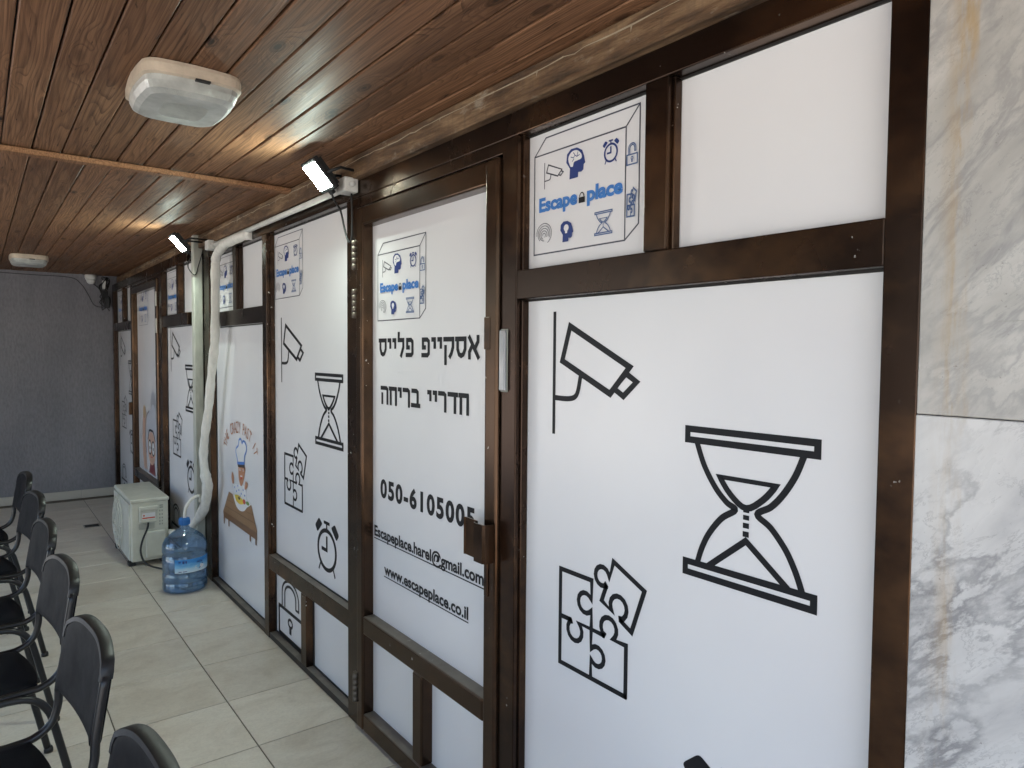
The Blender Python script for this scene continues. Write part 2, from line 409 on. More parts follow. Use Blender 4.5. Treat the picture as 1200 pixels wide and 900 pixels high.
# grey end wall with its skirting
wall = empty('rendered_wall', (0, WY, 0), 'rough grey rendered wall closing the far end of the porch', 'wall')
MB().box(-2.4, 1.6, WY, WY + .2, -.03, CZ + .055).build('wall_face', 'stucco', wall)
for k in range(9):
    x1 = .87 + .445 * (k - 7); x0 = x1 - .443
    if k == 8: x0, x1 = .872, 1.18
    MB().box(x0, x1, WY - .012, WY + .001, 0.0, .088 + random.uniform(-.002, .002), .002).build('skirting_tile', 'skirting', wall)
# added unseen wall behind the shopfronts, stops sky light through gaps
mw = MB().box(1.37, 1.6, -3.2, WY + .2, -.03, CZ + .055).build('unseen_wall', 'render'); tag(mw, kind='structure')

for ya, yb in ((1.7, 3.6), (6.9, WY + .2)):      # added unseen walls dim this side, with a gap to light the far end
    sw = MB().box(-2.25, -2.05, ya, yb, -.03, CZ + .055).build('unseen_wall', 'render'); tag(sw, kind='structure')
# marble clad pier
pier = empty('marble_pier', (1.3, .1, 0), 'marble clad wall of grey veined slabs beside the shopfront post', 'wall')
MB().box(1.285, 1.369, -3.1, .512, -.02, CZ + .05).build('mortar_bed', 'mortar', pier)
for (ya, yb) in ((-.30, .5185), (-1.13, -.303), (-1.96, -1.133)):
    for (za, zb, dx) in ((.60, 1.5012, 0.0), (1.5028, CZ + .02, .0022), (0.0, .597, .001)):
        MB().box(FX - .006 + dx, 1.284, ya, yb, za, zb, .0015).build('marble_slab', 'marble_cream' if za > 1.2 else 'marble', pier)
MB().add([(FX - .0043, .412, 1.6548), (FX - .0043, .39, 1.6553), (FX - .0043, .25, 1.6552), (FX - .0043, .25, 1.6545), (FX - .0043, .39, 1.6544)], [[0, 1, 2, 3, 4]]).build('crack', 'ac_grey', pier)

# beam over the shopfronts
beam = empty('wall_beam', (1.28, 4, 2.3), 'weathered wooden beam with pale crust running above the shopfront', 'beam')
MB().box(1.236, 1.369, -.3, WY, 2.307, 2.396, .004).build('beam_face', 'beam', beam)
mb = MB(); pts = []; yy = .2
random.seed(3)
while yy < 7.5:
    pts.append((1.2345, yy, 2.371 + random.uniform(-.004, .004))); yy += random.uniform(.03, .09)
for a, b in zip(pts[:-1], pts[1:]):
    h0 = random.uniform(.0006, .0026); h1 = random.uniform(.0006, .0026)
    if random.random() < .07: continue
    mb.add([(a[0], a[1], a[2] - h0), (b[0], b[1], b[2] - h1), (b[0], b[1], b[2] + h1), (a[0], a[1], a[2] + h0)], [[0, 1, 2, 3]])
    if random.random() < .22:
        d = random.uniform(.006, .02); mb.add([(a[0], a[1], a[2]), (a[0], a[1] + .007, a[2]), (a[0], a[1] + .006 + random.uniform(-.004, .004), a[2] - d)], [[0, 1, 2]])
mb.build('crust_line', 'residue', beam)

# ================================================================== flat print helpers (u = -y to the viewer's right, v = z)
class Art:
    """flat prints collected as thin layers in the plane of a panel"""
    def __init__(s, px, du=0, dv=0, su=1, sv=1, ou=0, ov=0): s.mb = MB(); s.px = px; s.t = (du, dv, su, sv, ou, ov); s.k = 0; s.mats = []
    def P(s, p):
        du, dv, su, sv, ou, ov = s.t
        return ((p[0] - ou) * su + ou + du, (p[1] - ov) * sv + ov + dv)
    def mi(s, m):
        if m not in s.mats: s.mats.append(m)
        return s.mats.index(m)
    def poly(s, pts, m='ink'):
        s.k += 1; x = s.px - .0008 - .00006 * s.k
        from mathutils.geometry import tessellate_polygon
        q = [s.P(p) for p in pts]
        tri = tessellate_polygon([[Vector((a, b, 0)) for a, b in q]])
        s.mb.add([(x, -a, b) for a, b in q], [list(t) for t in tri], s.mi(m)); return s
    def raw(s, verts, faces, m='ink'):
        s.k += 1; x = s.px - .0008 - .00006 * s.k
        q = [s.P(p) for p in verts]; s.mb.add([(x, -a, b) for a, b in q], faces, s.mi(m)); return s
    def ell(s, c, ru, rv, m='ink', n=24):
        return s.poly([(c[0] + ru * math.cos(2 * math.pi * i / n), c[1] + rv * math.sin(2 * math.pi * i / n)) for i in range(n)], m)
    def ring(s, c, ru, rv, wd, m='ink', n=36, a0=0, a1=360):
        return s.line([(c[0] + ru * math.cos(R(a0 + (a1 - a0) * i / n)), c[1] + rv * math.sin(R(a0 + (a1 - a0) * i / n))) for i in range(n + 1)], wd, m, a1 - a0 == 360)
    def line(s, pts, wd, m='ink', closed=False):
        s.k += 1; x = s.px - .0008 - .00006 * s.k
        q = [Vector(s.P(p)) for p in pts]
        if closed and (q[0] - q[-1]).length < 1e-6: q = q[:-1]
        n = len(q); L_, R_ = [], []
        for i in range(n):
            a = q[i - 1] if (i > 0 or closed) else None; b = q[(i + 1) % n] if (i < n - 1 or closed) else None
            d1 = (q[i] - a).normalized() if a is not None else (b - q[i]).normalized()
            d2 = (b - q[i]).normalized() if b is not None else d1
            t = (d1 + d2); t = t.normalized() if t.length > 1e-4 else d1
            nn = Vector((-t.y, t.x)); c = max(.62, nn.dot(Vector((-d1.y, d1.x)))); h = wd / 2 / c
            p = q[i].copy()
            if not closed and i == 0: p = p - d2 * wd * .3
            if not closed and i == n - 1: p = p + d1 * wd * .3
            L_.append(p + nn * h); R_.append(p - nn * h)
        vs = [(x, -p.x, p.y) for p in L_ + R_]
        s.mb.add(vs, [[i, (i + 1) % n, n + (i + 1) % n, n + i] for i in range(n if closed else n - 1)], s.mi(m)); return s
    def build(s, name, parent): return s.mb.build(name, s.mats, parent)
def curve(pts, k=6):
    P_ = [Vector(p) for p in pts]; Q = []
    for i in range(len(P_) - 1):
        a, b, c, d = P_[max(i - 1, 0)], P_[i], P_[i + 1], P_[min(i + 2, len(P_) - 1)]
        for j in range(k):
            t = j / k; Q.append(.5 * ((2 * b) + (c - a) * t + (2 * a - 5 * b + 4 * c - d) * t * t + (3 * b - a - 3 * c + d) * t ** 3))
    return [tuple(p) for p in Q + [P_[-1]]]
def knob(p0, p1, c, n=12):
    """round jigsaw tab from p0 to p1 the long way about c"""
    a0 = math.atan2(p0[1] - c[1], p0[0] - c[0]); a1 = math.atan2(p1[1] - c[1], p1[0] - c[0])
    r0 = math.dist(p0, c); r1 = math.dist(p1, c); d = (a1 - a0) % (2 * math.pi)
    if d < math.pi: d -= 2 * math.pi
    return [(c[0] + (r0 + (r1 - r0) * i / n) * math.cos(a0 + d * i / n), c[1] + (r0 + (r1 - r0) * i / n) * math.sin(a0 + d * i / n)) for i in range(n + 1)]

def art_camera(A, m='ink', k=1.0):
    k *= 1.4
    A.line([(-1.507, 1.7145), (-1.507, 1.3735)], .0085 * k, m)
    A.line([(-1.4418, 1.6751), (-1.2175, 1.5665), (-1.2850, 1.4954), (-1.4733, 1.579)], .0125 * k, m, True)
    A.line([(-1.2300, 1.5501), (-1.1935, 1.5298), (-1.2378, 1.4915), (-1.2719, 1.5103)], .0115 * k, m, True)
    A.line(curve([(-1.5058, 1.474), (-1.4432, 1.474), (-1.4121, 1.4871), (-1.3985, 1.5336)]), .0105 * k, m)
def art_hourglass(A, m='ink', k=1.0):
    k *= 1.15
    for z in (1.4155, 1.1062):
        A.line([(-1.0325, z + .0125), (-.7165, z + .0125), (-.7165, z - .0125), (-1.0325, z - .0125)], .0132 * k, m, True)
    A.line(curve([(-1.0055, 1.3987), (-.9845, 1.3486), (-.9533, 1.3027), (-.9234, 1.2745), (-.901, 1.2615), (-.9353, 1.2364), (-.9673, 1.1964), (-.9867, 1.1581), (-.9983, 1.1218)]), .0125 * k, m)
    A.line(curve([(-.7445, 1.3990), (-.7618, 1.3557), (-.7878, 1.3136), (-.815, 1.2832), (-.8464, 1.2615), (-.8139, 1.2392), (-.7792, 1.2004), (-.7564, 1.1601), (-.7404, 1.1205)]), .0125 * k, m)
    A.line([(-.9428, 1.3285), (-.8041, 1.3292)] + curve([(-.8041, 1.3292), (-.8326, 1.2957), (-.8735, 1.2699), (-.9132, 1.293), (-.9428, 1.3285)], 4)[1:-1], .0125 * k, m, True)
    A.line([(-.9655, 1.1233), (-.8726, 1.1989), (-.7738, 1.1227)], .0125 * k, m)
    for (a, b) in ((1.2685, 1.2605), (1.2550, 1.2445), (1.2380, 1.2265), (1.2195, 1.2075)):
        A.poly([(-.8805, a), (-.8655, a), (-.8655, b), (-.8805, b)], m)
def art_puzzle(A, m='ink', k=1.0):
    w_ = .0135 * k; Lf, Md, Rt = -1.470, -1.3435, -1.2155
    c1 = knob((Md, .9325), (Md, .9054), (-1.3675, .919)); c2 = knob((Md, .7985), (Md, .7737), (-1.3205, .786))
    A.line([(Lf, .8545), (Lf, .9885), (Md, .9875)] + c1 + [(Md, .8545)] + c2 + [(Md, .7185)], w_, m)
    A.line([(Rt, .7175), (Lf, .7195), (Lf, .8545), (-1.4223, .8546)] + knob((-1.4223, .8546), (-1.3943, .8547), (-1.4085, .8295)) + [(-1.2928, .8520)] + knob((-1.2928, .852), (-1.2637, .852), (-1.278, .8765)) + [(Rt, .852), (Rt, .7175)], w_, m)
    A.line([(-1.2639, 1.0585), (-1.1563, 1.0098), (-1.1979, .8921), (-1.2391, .9119)] + knob((-1.2391, .9119), (-1.2645, .9245), (-1.2455, .943)) + [(-1.3053, .9438), (-1.2875, .9901)] + knob((-1.2875, .9901), (-1.278, 1.0104), (-1.304, 1.009)) + [], w_, m, True)
def rounded(pts, r=.22):
    out = []; n = len(pts)
    for i in range(n):
        p = Vector(pts[i]); a = Vector(pts[i - 1]); b = Vector(pts[(i + 1) % n]); q0 = p.lerp(a, r); q1 = p.lerp(b, r)
        for t in (0, .25, .5, .75, 1): out.append(tuple(q0 * (1 - t) ** 2 + p * 2 * t * (1 - t) + q1 * t * t))
    return out
def art_clock(A, m='ink', k=1.0):
    k *= 1.1
    # drawn about (-.90, .55)
    c = (-.90, .545)
    A.ring(c, .106, .094, .0185 * k, m)
    A.line([(c[0], c[1] + .062), (c[0], c[1]), (c[0] - .058, c[1])], .0165 * k, m)
    A.poly(rounded([(c[0] - .095, c[1] + .142), (c[0] - .051, c[1] + .118), (c[0] - .113, c[1] + .067), (c[0] - .143, c[1] + .098)]), m)
    A.poly(rounded([(c[0] + .095, c[1] + .142), (c[0] + .051, c[1] + .118), (c[0] + .113, c[1] + .067), (c[0] + .143, c[1] + .098)]), m)
    A.line([(c[0] - .03, c[1] + .131), (c[0] + .03, c[1] + .131)], .014 * k, m); A.line([(c[0], c[1] + .128), (c[0], c[1] + .098)], .013 * k, m)
    A.line([(c[0] - .074, c[1] - .072), (c[0] - .095, c[1] - .108)], .011 * k, m); A.line([(c[0] + .074, c[1] - .072), (c[0] + .095, c[1] - .108)], .011 * k, m)
def art_lock(A, m='ink', k=1.0):
    k *= 1.25
    # unit padlock: body 0..1 wide, 0..0.47 high, shackle above
    A.line([(0, 0), (1, 0), (1, .47), (0, .47)], .045 * k, m, True)
    for r0, wd in ((.36, .035), (.24, .035)):
        A.line([(.5 - r0, .47 if r0 > .3 else .52)] + [(.5 + r0 * math.cos(R(a)), .74 + r0 * .72 * math.sin(R(a))) for a in range(180, -1, -12)] + [(.5 + r0, .60)], wd * k, m)
    A.line([(.5 + .24, .60), (.5 + .36, .60)], .03 * k, m)
    A.ring((.5, .29), .09, .065, .035 * k, m, 18); A.line([(.5, .22), (.5, .13)], .07 * k, m)

def text_mesh(body, bold=0.0, space=1.0):
    cu = bpy.data.curves.new('lettering', 'FONT'); cu.body = body; cu.offset = bold; cu.resolution_u = 4; cu.size = 1; cu.space_character = space
    ob = bpy.data.objects.new('lettering', cu); COL.objects.link(ob)
    dg = bpy.context.evaluated_depsgraph_get(); dg.update()
    me = bpy.data.meshes.new_from_object(ob.evaluated_get(dg))
    vs = [(v.co.x, v.co.y) for v in me.vertices]; fs = [list(p.vertices) for p in me.polygons]
    bpy.data.objects.remove(ob); bpy.data.meshes.remove(me); bpy.data.curves.remove(cu)
    return vs, fs
def put_text(A, body, u0, u1, v0, h, m='ink', bold=.02, ref='E', space=1.0, slope=0.0):
    vs, fs = text_mesh(body, bold, space); rv, _ = text_mesh(ref, bold)
    a0 = min(p[0] for p in vs); a1 = max(p[0] for p in vs); b0 = min(p[1] for p in rv); b1 = max(p[1] for p in rv)
    A.raw([(u0 + (p[0] - a0) / (a1 - a0) * (u1 - u0), v0 + (p[1] - b0) / (b1 - b0) * h + slope * (p[0] - a0) / (a1 - a0)) for p in vs], fs, m)

def art_head(A, inner):
    H = [(-1.4514, 2.0785), (-1.4499, 2.1073), (-1.4648, 2.1265), (-1.4623, 2.1486), (-1.446, 2.1598), (-1.4221, 2.1591), (-1.4013, 2.1478), (-1.3936, 2.1304), (-1.3887, 2.1124), (-1.3951, 2.1089), (-1.3958, 2.0952), (-1.404, 2.0905), (-1.4162, 2.092), (-1.4169, 2.0785)]
    A.poly(H, 'navy')
    if inner == 'brain':
        A.poly(curve([(-1.448, 2.1124), (-1.4572, 2.1348), (-1.4457, 2.1509), (-1.4237, 2.1524), (-1.4057, 2.1397), (-1.404, 2.1268), (-1.4216, 2.124), (-1.4338, 2.1219), (-1.4384, 2.1107), (-1.448, 2.1124)], 3)[:-1], 'pwhite')
        for q in ([(-1.446, 2.138), (-1.436, 2.134), (-1.43, 2.14), (-1.422, 2.135), (-1.412, 2.138)], [(-1.440, 2.125), (-1.434, 2.131)], [(-1.436, 2.148), (-1.430, 2.141)], [(-1.418, 2.147), (-1.421, 2.137)]):
            A.line(q, .0022, 'navy')
    else:
        A.ell((-1.430, 2.133), .0145, .014, 'pwhite', 12); A.poly([(-1.437, 2.122), (-1.423, 2.122), (-1.424, 2.112), (-1.436, 2.112)], 'pwhite')
def art_logo(px, name, parent, du, dv, sc=1.0):
    ou, ov = -1.6031, 1.8868
    A = Art(px, du, dv, sc, sc, ou, ov); lw = .0040
    F_ = [(-1.6031, 2.170), (-1.2417, 2.170), (-1.2417, 1.8868), (-1.6031, 1.8868)]
    A.line(F_, lw, 'line', True); A.line([F_[0], (-1.5535, 2.2155), (-1.1955, 2.2155), (-1.1955, 1.9229), F_[2]], lw, 'line'); A.line([F_[1], (-1.1955, 2.2155)], lw, 'line')
    def sub(k, su, sv, ou2, ov2, tu, tv):       # art drawn elsewhere, shrunk to a corner of the logo
        B = Art(px); B.mb = A.mb; B.mats = A.mats; B.k = A.k
        B.P = lambda p: A.P(((p[0] - ou2) * su + tu, (p[1] - ov2) * sv + tv)); return B
    B = sub(0, .257, .215, -1.507, 1.3735, -1.558, 2.0715); art_camera(B, 'line', .22); A.k = B.k
    art_head(A, 'brain')
    B = sub(0, .21, .235, -.90, .545, -1.2936, 2.117); art_clock(B, 'navy', .26); A.k = B.k
    put_text(A, 'Escape', -1.580, -1.418, 2.006, .041, 'blue', .045); put_text(A, 'place', -1.380, -1.249, 2.006, .041, 'blue', .045)
    A.poly([(-1.412, 2.007), (-1.388, 2.007), (-1.388, 2.0225), (-1.412, 2.0225)], 'ink'); A.ring((-1.400, 2.024), .008, .010, .0032, 'ink', 12, 0, 180)
    for r in (.007, .014, .021, .028, .035):
        a0 = random.uniform(-70, -20)
        A.ring((-1.5566, 1.944 - .006 + r * .15), r * .95, r * .85, .0017, 'line', 20, a0, a0 + random.uniform(230, 290))
    B = sub(0, .70, .70, -1.4514, 2.0785, -1.476, 1.9096); art_head(B, 'bulb'); A.k = B.k
    B = sub(0, .20, .178, -1.04, 1.0871, -1.3495, 1.9105); art_hourglass(B, 'lineblue', .2); A.k = B.k
    B = sub(0, .0345, .052, 0, 0, -1.235, 2.072); art_lock(B, 'lineblue', 1.7 * .0345); A.k = B.k
    B = sub(0, .098, .205, -1.4717, .717, -1.2325, 1.943); art_puzzle(B, 'lineblue', .28); A.k = B.k
    return A.build(name, parent)
def icons(px, panel, du, dv, which, su=1.0):
    for nm, fn in (('security_camera_print', art_camera), ('hourglass_print', art_hourglass), ('puzzle_print', art_puzzle), ('alarm_clock_print', art_clock)):
        if nm in which:
            A = Art(px, du, dv, su, 1.0, -1.65, 0); fn(A); A.build(nm, panel)
def lock_print(px, panel, u0, v0, wd, ht):
    A = Art(px); A.P = lambda p: (u0 + p[0] * wd, v0 + p[1] * ht); 
    art_lock(A, 'ink', wd); A.build('padlock_print', panel)

# ================================================================== shopfronts
def panel(parent, px, y0, y1, z0, z1, name='panel', gasket=True):
    m = MB().box(px, px + .006, y0 - .02, y1 + .02, z0 - .02, z1 + .02)
    o = m.build(name, 'panel', parent)
    if gasket and (parent.parent is None):
        t = .005; x0, x1 = px - .006, px - .0003
        MB().box(x0, x1, y0 - .01, y0 + t, z0, z1).box(x0, x1, y1 - t, y1 + .01, z0, z1).box(x0 + .0002, x1, y0, y1, z1 - t, z1 + .01).box(x0 + .0002, x1, y0, y1, z0 - .01, z0 + t).build('gasket', 'gasket', o)
    return o
def post(parent, fx, y0, y1, z0, z1, name='post', bev=.003):
    m = MB().box(fx, fx + .09, y0, y1, z0, z1, bev, 2)
    return m.build(name, 'bronze', parent)
def bead(parent, fx, y, z0, z1, side):      # slim glazing stop along a post
    ya, yb = (y - .008, y + .001) if side < 0 else (y - .001, y + .008)
    return MB().box(fx + .018, fx + .043, ya, yb, z0, z1, .002).build('glazing_bead', 'bronze', parent)
def rail(parent, fx, y0, y1, z0, z1, name='rail', inset=.0025):
    return MB().box(fx + inset, fx + .088, y0, y1, z0, z1, .003, 2).build(name, 'sill' if name == 'sill_rail' else 'bronze', parent)

HEAD0, HEAD1 = 2.236, 2.306
sf = empty('shopfront', (1.3, 2.8, 0), 'near bronze framed shopfront with white printed panels, running from the marble to the pale post', 'shopfront')
rail(sf, FX, .52, 5.19, HEAD0, HEAD1, 'head_rail', .001)
post(sf, FX, .5195, .583, 0, HEAD0)                         # beside the marble
post(sf, FX, 1.632, 1.705, 0, HEAD0)                        # between big panel and door
post(sf, FX, 2.702, 2.814, 0, HEAD0)                        # hinge post
post(sf, FX, 3.859, 3.931, 0, HEAD0)
post(sf, FX, 5.040, 5.185, 0, HEAD0)
# bay of the big panel
rail(sf, FX, .583, 1.632, 1.757, 1.842, 'transom_rail'); post(sf, FX + .0015, 1.074, 1.142, 1.842, HEAD0, 'mullion')
rail(sf, FX, .583, 1.632, 0, .07, 'sill_rail')
pb = panel(sf, PX, .583, 1.632, .07, 1.757)
panel(sf, PX, .583, 1.074, 1.842, HEAD0, 'transom_panel'); pt = panel(sf, PX, 1.142, 1.632, 1.842, HEAD0, 'transom_panel')
bead(sf, FX, 1.632, .07, 1.757, -1); bead(sf, FX, 1.632, 1.842, HEAD0, -1); bead(sf, FX, 1.074, 1.842, HEAD0, -1)
ALL = ('security_camera_print', 'hourglass_print', 'puzzle_print', 'alarm_clock_print')
icons(PX, pb, 0, 0, ALL[:3]); A = Art(PX, .012, -.010); art_clock(A); A.build('alarm_clock_print', pb); art_logo(PX, 'logo_print', pt, 0, 0)
# bay with padlock pane
rail(sf, FX, 2.814, 3.859, .392, .472, 'lock_rail'); rail(sf, FX, 2.814, 3.859, 0, .032, 'sill_rail'); post(sf, FX + .0015, 3.309, 3.378, .032, .392, 'mullion')
p3 = panel(sf, PX, 2.814, 3.859, .472, HEAD0)
pl_ = panel(sf, PX, 3.378, 3.859, .032, .392, 'lower_panel'); panel(sf, PX, 2.814, 3.309, .032, .392, 'lower_panel')
bead(sf, FX, 3.859, .472, HEAD0, -1)
icons(PX, p3, -2.243, .062, ALL[:3]); 
A = Art(PX, -3.1458 + .90, .652 - .545); art_clock(A); A.build('alarm_clock_print', p3)
art_logo(PX, 'logo_print', p3, -2.240, -.004, 1.0)
lock_print(PX, pl_, -3.815, .045, .345, .318)
# bay with the chef
rail(sf, FX, 3.931, 5.040, 1.757, 1.852, 'transom_rail'); rail(sf, FX, 3.931, 5.040, 0, .03, 'sill_rail'); post(sf, FX + .0015, 4.425, 4.495, 1.852, HEAD0, 'mullion')
p2 = panel(sf, PX, 3.931, 5.040, .03, 1.757)
panel(sf, PX, 3.931, 4.425, 1.852, HEAD0, 'transom_panel'); p2t = panel(sf, PX, 4.495, 5.040, 1.852, HEAD0, 'transom_panel')
bead(sf, FX, 4.425, 1.852, HEAD0, -1)
art_logo(PX, 'logo_print', p2t, -3.375, -.002, 1.0)
A = Art(PX)
def chef(A):
    A.poly([(-4.682, .742), (-4.557, .748), (-4.48, .762), (-4.405, .752), (-4.385, .66), (-4.65, .66)], 'pwhite')
    A.line([(-4.682, .742), (-4.655, .667)], .006, 'p_lgrey'); A.line([(-4.405, .752), (-4.398, .68)], .006, 'p_lgrey')
    for q in ((-4.64, .72), (-4.60, .70), (-4.55, .715), (-4.50, .70), (-4.46, .73), (-4.43, .70), (-4.57, .74), (-4.52, .68)): A.ell(q, .009, .007, 'p_hat', 8)
    A.poly(curve([(-4.553, .872), (-4.416, .884), (-4.425, .827), (-4.465, .768), (-4.510, .748), (-4.552, .795), (-4.553, .872)], 3)[:-1], 'p_skin')
    A.poly([(-4.52, .815), (-4.47, .82), (-4.475, .795), (-4.505, .788)], 'p_red'); A.poly([(-4.517, .814), (-4.472, .819), (-4.475, .810), (-4.51, .806)], 'pwhite')
    A.ell((-4.52, .85), .012, .008, 'pwhite', 10); A.ell((-4.455, .855), .012, .008, 'pwhite', 10); A.ell((-4.518, .85), .005, .005, 'ink', 8); A.ell((-4.455, .855), .005, .005, 'ink', 8)
    A.poly([(-4.575, .879), (-4.422, .893), (-4.412, .855), (-4.440, .872), (-4.560, .862)], 'p_hair')
    A.poly(curve([(-4.692, .815), (-4.658, .794), (-4.652, .747), (-4.687, .738), (-4.709, .779), (-4.692, .815)], 3)[:-1], 'p_skin')
    A.poly(curve([(-4.404, .795), (-4.362, .785), (-4.374, .757), (-4.421, .737), (-4.426, .762), (-4.404, .795)], 3)[:-1], 'p_skin')
    hat = curve([(-4.560, .895), (-4.58, .922), (-4.602, .95), (-4.595, .978), (-4.549, 1.0), (-4.537, 1.032), (-4.510, 1.047), (-4.486, 1.039), (-4.47, 1.022), (-4.448, 1.038), (-4.421, 1.038), (-4.389, 1.021), (-4.379, .996), (-4.396, .971), (-4.424, .945), (-4.430, .905)], 3)
    A.poly(hat, 'pwhite'); A.line(hat, .013, 'p_hat'); A.line([(-4.572, .886), (-4.425, .902)], .018, 'p_hat')
    T = [(-4.768, .67), (-4.908, .515), (-4.897, .482), (-4.19, .473), (-4.189, .527), (-4.294, .665), (-4.377, .64), (-4.441, .605), (-4.54, .594), (-4.651, .631), (-4.685, .667)]
    A.poly(T, 'p_brown'); A.poly([(-4.905, .518), (-4.897, .478), (-4.19, .470), (-4.189, .515)], 'p_brown2')
    A.line([(-4.86, .56), (-4.22, .565)], .006, 'p_brown2'); A.line([(-4.81, .61), (-4.66, .612)], .005, 'p_brown2'); A.line([(-4.40, .605), (-4.26, .61)], .005, 'p_brown2')
    for q in ((-4.886, .434), (-4.776, .435), (-4.321, .438), (-4.211, .437)): A.poly([(q[0] - .012, q[1]), (q[0] + .012, q[1]), (q[0] + .014, .478), (q[0] - .014, .478)], 'p_brown2')
    A.poly(curve([(-4.66, .668), (-4.57, .679), (-4.376, .676), (-4.31, .662), (-4.377, .635), (-4.441, .600), (-4.54, .588), (-4.620, .612), (-4.66, .668)], 3)[:-1], 'pwhite')
    A.poly(curve([(-4.639, .671), (-4.56, .682), (-4.472, .67), (-4.416, .66), (-4.438, .646), (-4.528, .629), (-4.605, .639), (-4.639, .671)], 3)[:-1], 'p_yellow')
    A.ell((-4.435, .66), .03, .016, 'p_red', 12); A.ell((-4.365, .662), .035, .012, 'p_green', 12); A.ell((-4.54, .665), .022, .01, 'p_hair', 10)
    s_ = 'THE CRAZY PAST IT'; n = len(s_)
    arcs = [(176 - .5 * k) for k in range(345)]; cum = [0.0]
    for p_, q_ in zip(arcs[:-1], arcs[1:]): cum.append(cum[-1] + math.hypot(.33 * (math.cos(R(p_)) - math.cos(R(q_))), .18 * (math.sin(R(p_)) - math.sin(R(q_)))))
    ARC = [min(zip(cum, arcs), key=lambda t: abs(t[0] - cum[-1] * (i + .3) / n))[1] for i in range(n)]
    for i, ch in enumerate(s_):
        if ch == ' ': continue
        a = R(ARC[i]); c = (-4.515 + .29 * math.cos(a), .955 + .125 * math.sin(a)); th = math.atan2(-.20 * math.cos(a), .28 * math.sin(a)); vs, fs = text_mesh(ch, .0); x0 = min(p[0] for p in vs); x1 = max(p[0] for p in vs); sc_ = .125
        Q = []
        for p in vs:
            x = (p[0] - (x0 + x1) / 2) * sc_ * .55; y = p[1] * sc_ * .85; Q.append((c[0] + x * math.cos(th) - y * math.sin(th), c[1] + x * math.sin(th) + y * math.cos(th)))
        A.raw(Q, fs, 'p_orange')
chef(A); A.build('chef_print', p2)

# the door with its lettering
DX, DP = 1.250, 1.300
m = MB()
for b in ((DX, DX + .06, 1.708, 1.775, .012, 2.19), (DX, DX + .06, 2.640, 2.699, .012, 2.19)): m.box(*b, bev=.011, seg=4)
for b in ((DX + .0015, DX + .058, 1.775, 2.640, 2.112, 2.188), (DX + .0015, DX + .058, 1.775, 2.640, .425, .502), (DX + .0015, DX + .058, 1.775, 2.640, .014, .088)): m.box(*b, bev=.008, seg=3)
m.box(DX + .003, DX + .056, 2.160, 2.228, .088, .425, .008, 3)
door = m.build('door', 'bronze_door', sf); door['label'] = 'hinged door with Hebrew lettering, phone number and web address'
rail(sf, FX, 1.705, 2.702, 2.196, HEAD0, 'door_head_rail', .002)
dp = panel(door, DP, 1.77, 2.645, .50, 2.115); panel(door, DP, 2.222, 2.645, .085, .43, 'lower_panel'); panel(door, DP, 1.77, 2.165, .085, .43, 'lower_panel')
art_logo(DP, 'logo_print', door, -2.594 + 1.6031, 1.726 - 1.8868, .935)
HEB = {'א': (.82, [[(.06, .98), (.76, .02)], [(.72, 1.0), (.72, .76), (.52, .48)], [(.08, 0), (.08, .28), (.30, .60)]]),
       'ס': (.86, [[(.0, .90), (.78, .90)], [(.14, .9), (.14, .42), (.26, .17), (.43, .10), (.60, .17), (.74, .42), (.74, .9)]]),
       'ק': (.84, [[(.0, .90), (.74, .90), (.74, .50), (.62, .22), (.48, .04)], [(.12, .55), (.12, -.30)]]),
       'י': (.40, [[(.02, .90), (.26, .90), (.26, .50)]]),
       'פ': (.80, [[(.08, .90), (.52, .90), (.66, .80), (.66, .20), (.54, .10), (.04, .10)], [(.13, .9), (.13, .50), (.34, .50)]]),
       'ל': (.72, [[(.10, 1.28), (.10, .90), (.58, .90), (.58, .50), (.34, .04)]]),
       'ח': (.84, [[(.0, .90), (.74, .90)], [(.14, .9), (.14, 0)], [(.72, .9), (.72, 0)]]),
       'ד': (.84, [[(.0, .90), (.80, .90)], [(.60, .9), (.60, 0)]]),
       'ר': (.74, [[(.0, .90), (.48, .90), (.60, .82), (.60, 0)]]),
       'ב': (.84, [[(.04, .90), (.48, .90), (.60, .82), (.60, .10)], [(.0, .10), (.80, .10)]]),
       'ה': (.82, [[(.0, .90), (.60, .90), (.72, .82), (.72, 0)], [(.13, .56), (.13, 0)]])}
def hebrew(word, u0, u1, v0, h):
    """word in left to right visual order, drawn in block strokes"""
    tot = sum(HEB[c][0] + .14 for c in word) - .14; k = (u1 - u0) / tot; x = 0; A = Art(DP)
    for ch in word:
        for st in HEB[ch][1]:
            A.line([(u0 + (x + p[0]) * k, v0 + p[1] * h) for p in st], .0165, 'ink')
        x += HEB[ch][0] + .14
    A.build('hebrew_word', door)
hebrew('סיילפ', -2.582, -2.299, 1.582, .071); hebrew('פייקסא', -2.242, -1.870, 1.582, .071)
hebrew('החירב', -2.565, -2.252, 1.394, .068); hebrew('יירדח', -2.197, -1.928, 1.394, .068)
A = Art(DP); put_text(A, '050-6105005', -2.5725, -1.890, 1.006, .079, 'ink', .042, '0', 1.2); A.build('phone_number', door)
A = Art(DP); put_text(A, 'Escapeplace.harel@gmail.com', -2.6268, -1.838, .838, .045, 'ink', .032); A.line([(-2.627, .829), (-1.838, .829)], .0045); A.build('email_lettering', door)
A = Art(DP); put_text(A, 'www.escapeplace.co.il', -2.5396, -1.9264, .6965, .045, 'ink', .032); A.line([(-2.540, .688), (-1.927, .688)], .0045); A.build('web_address', door)
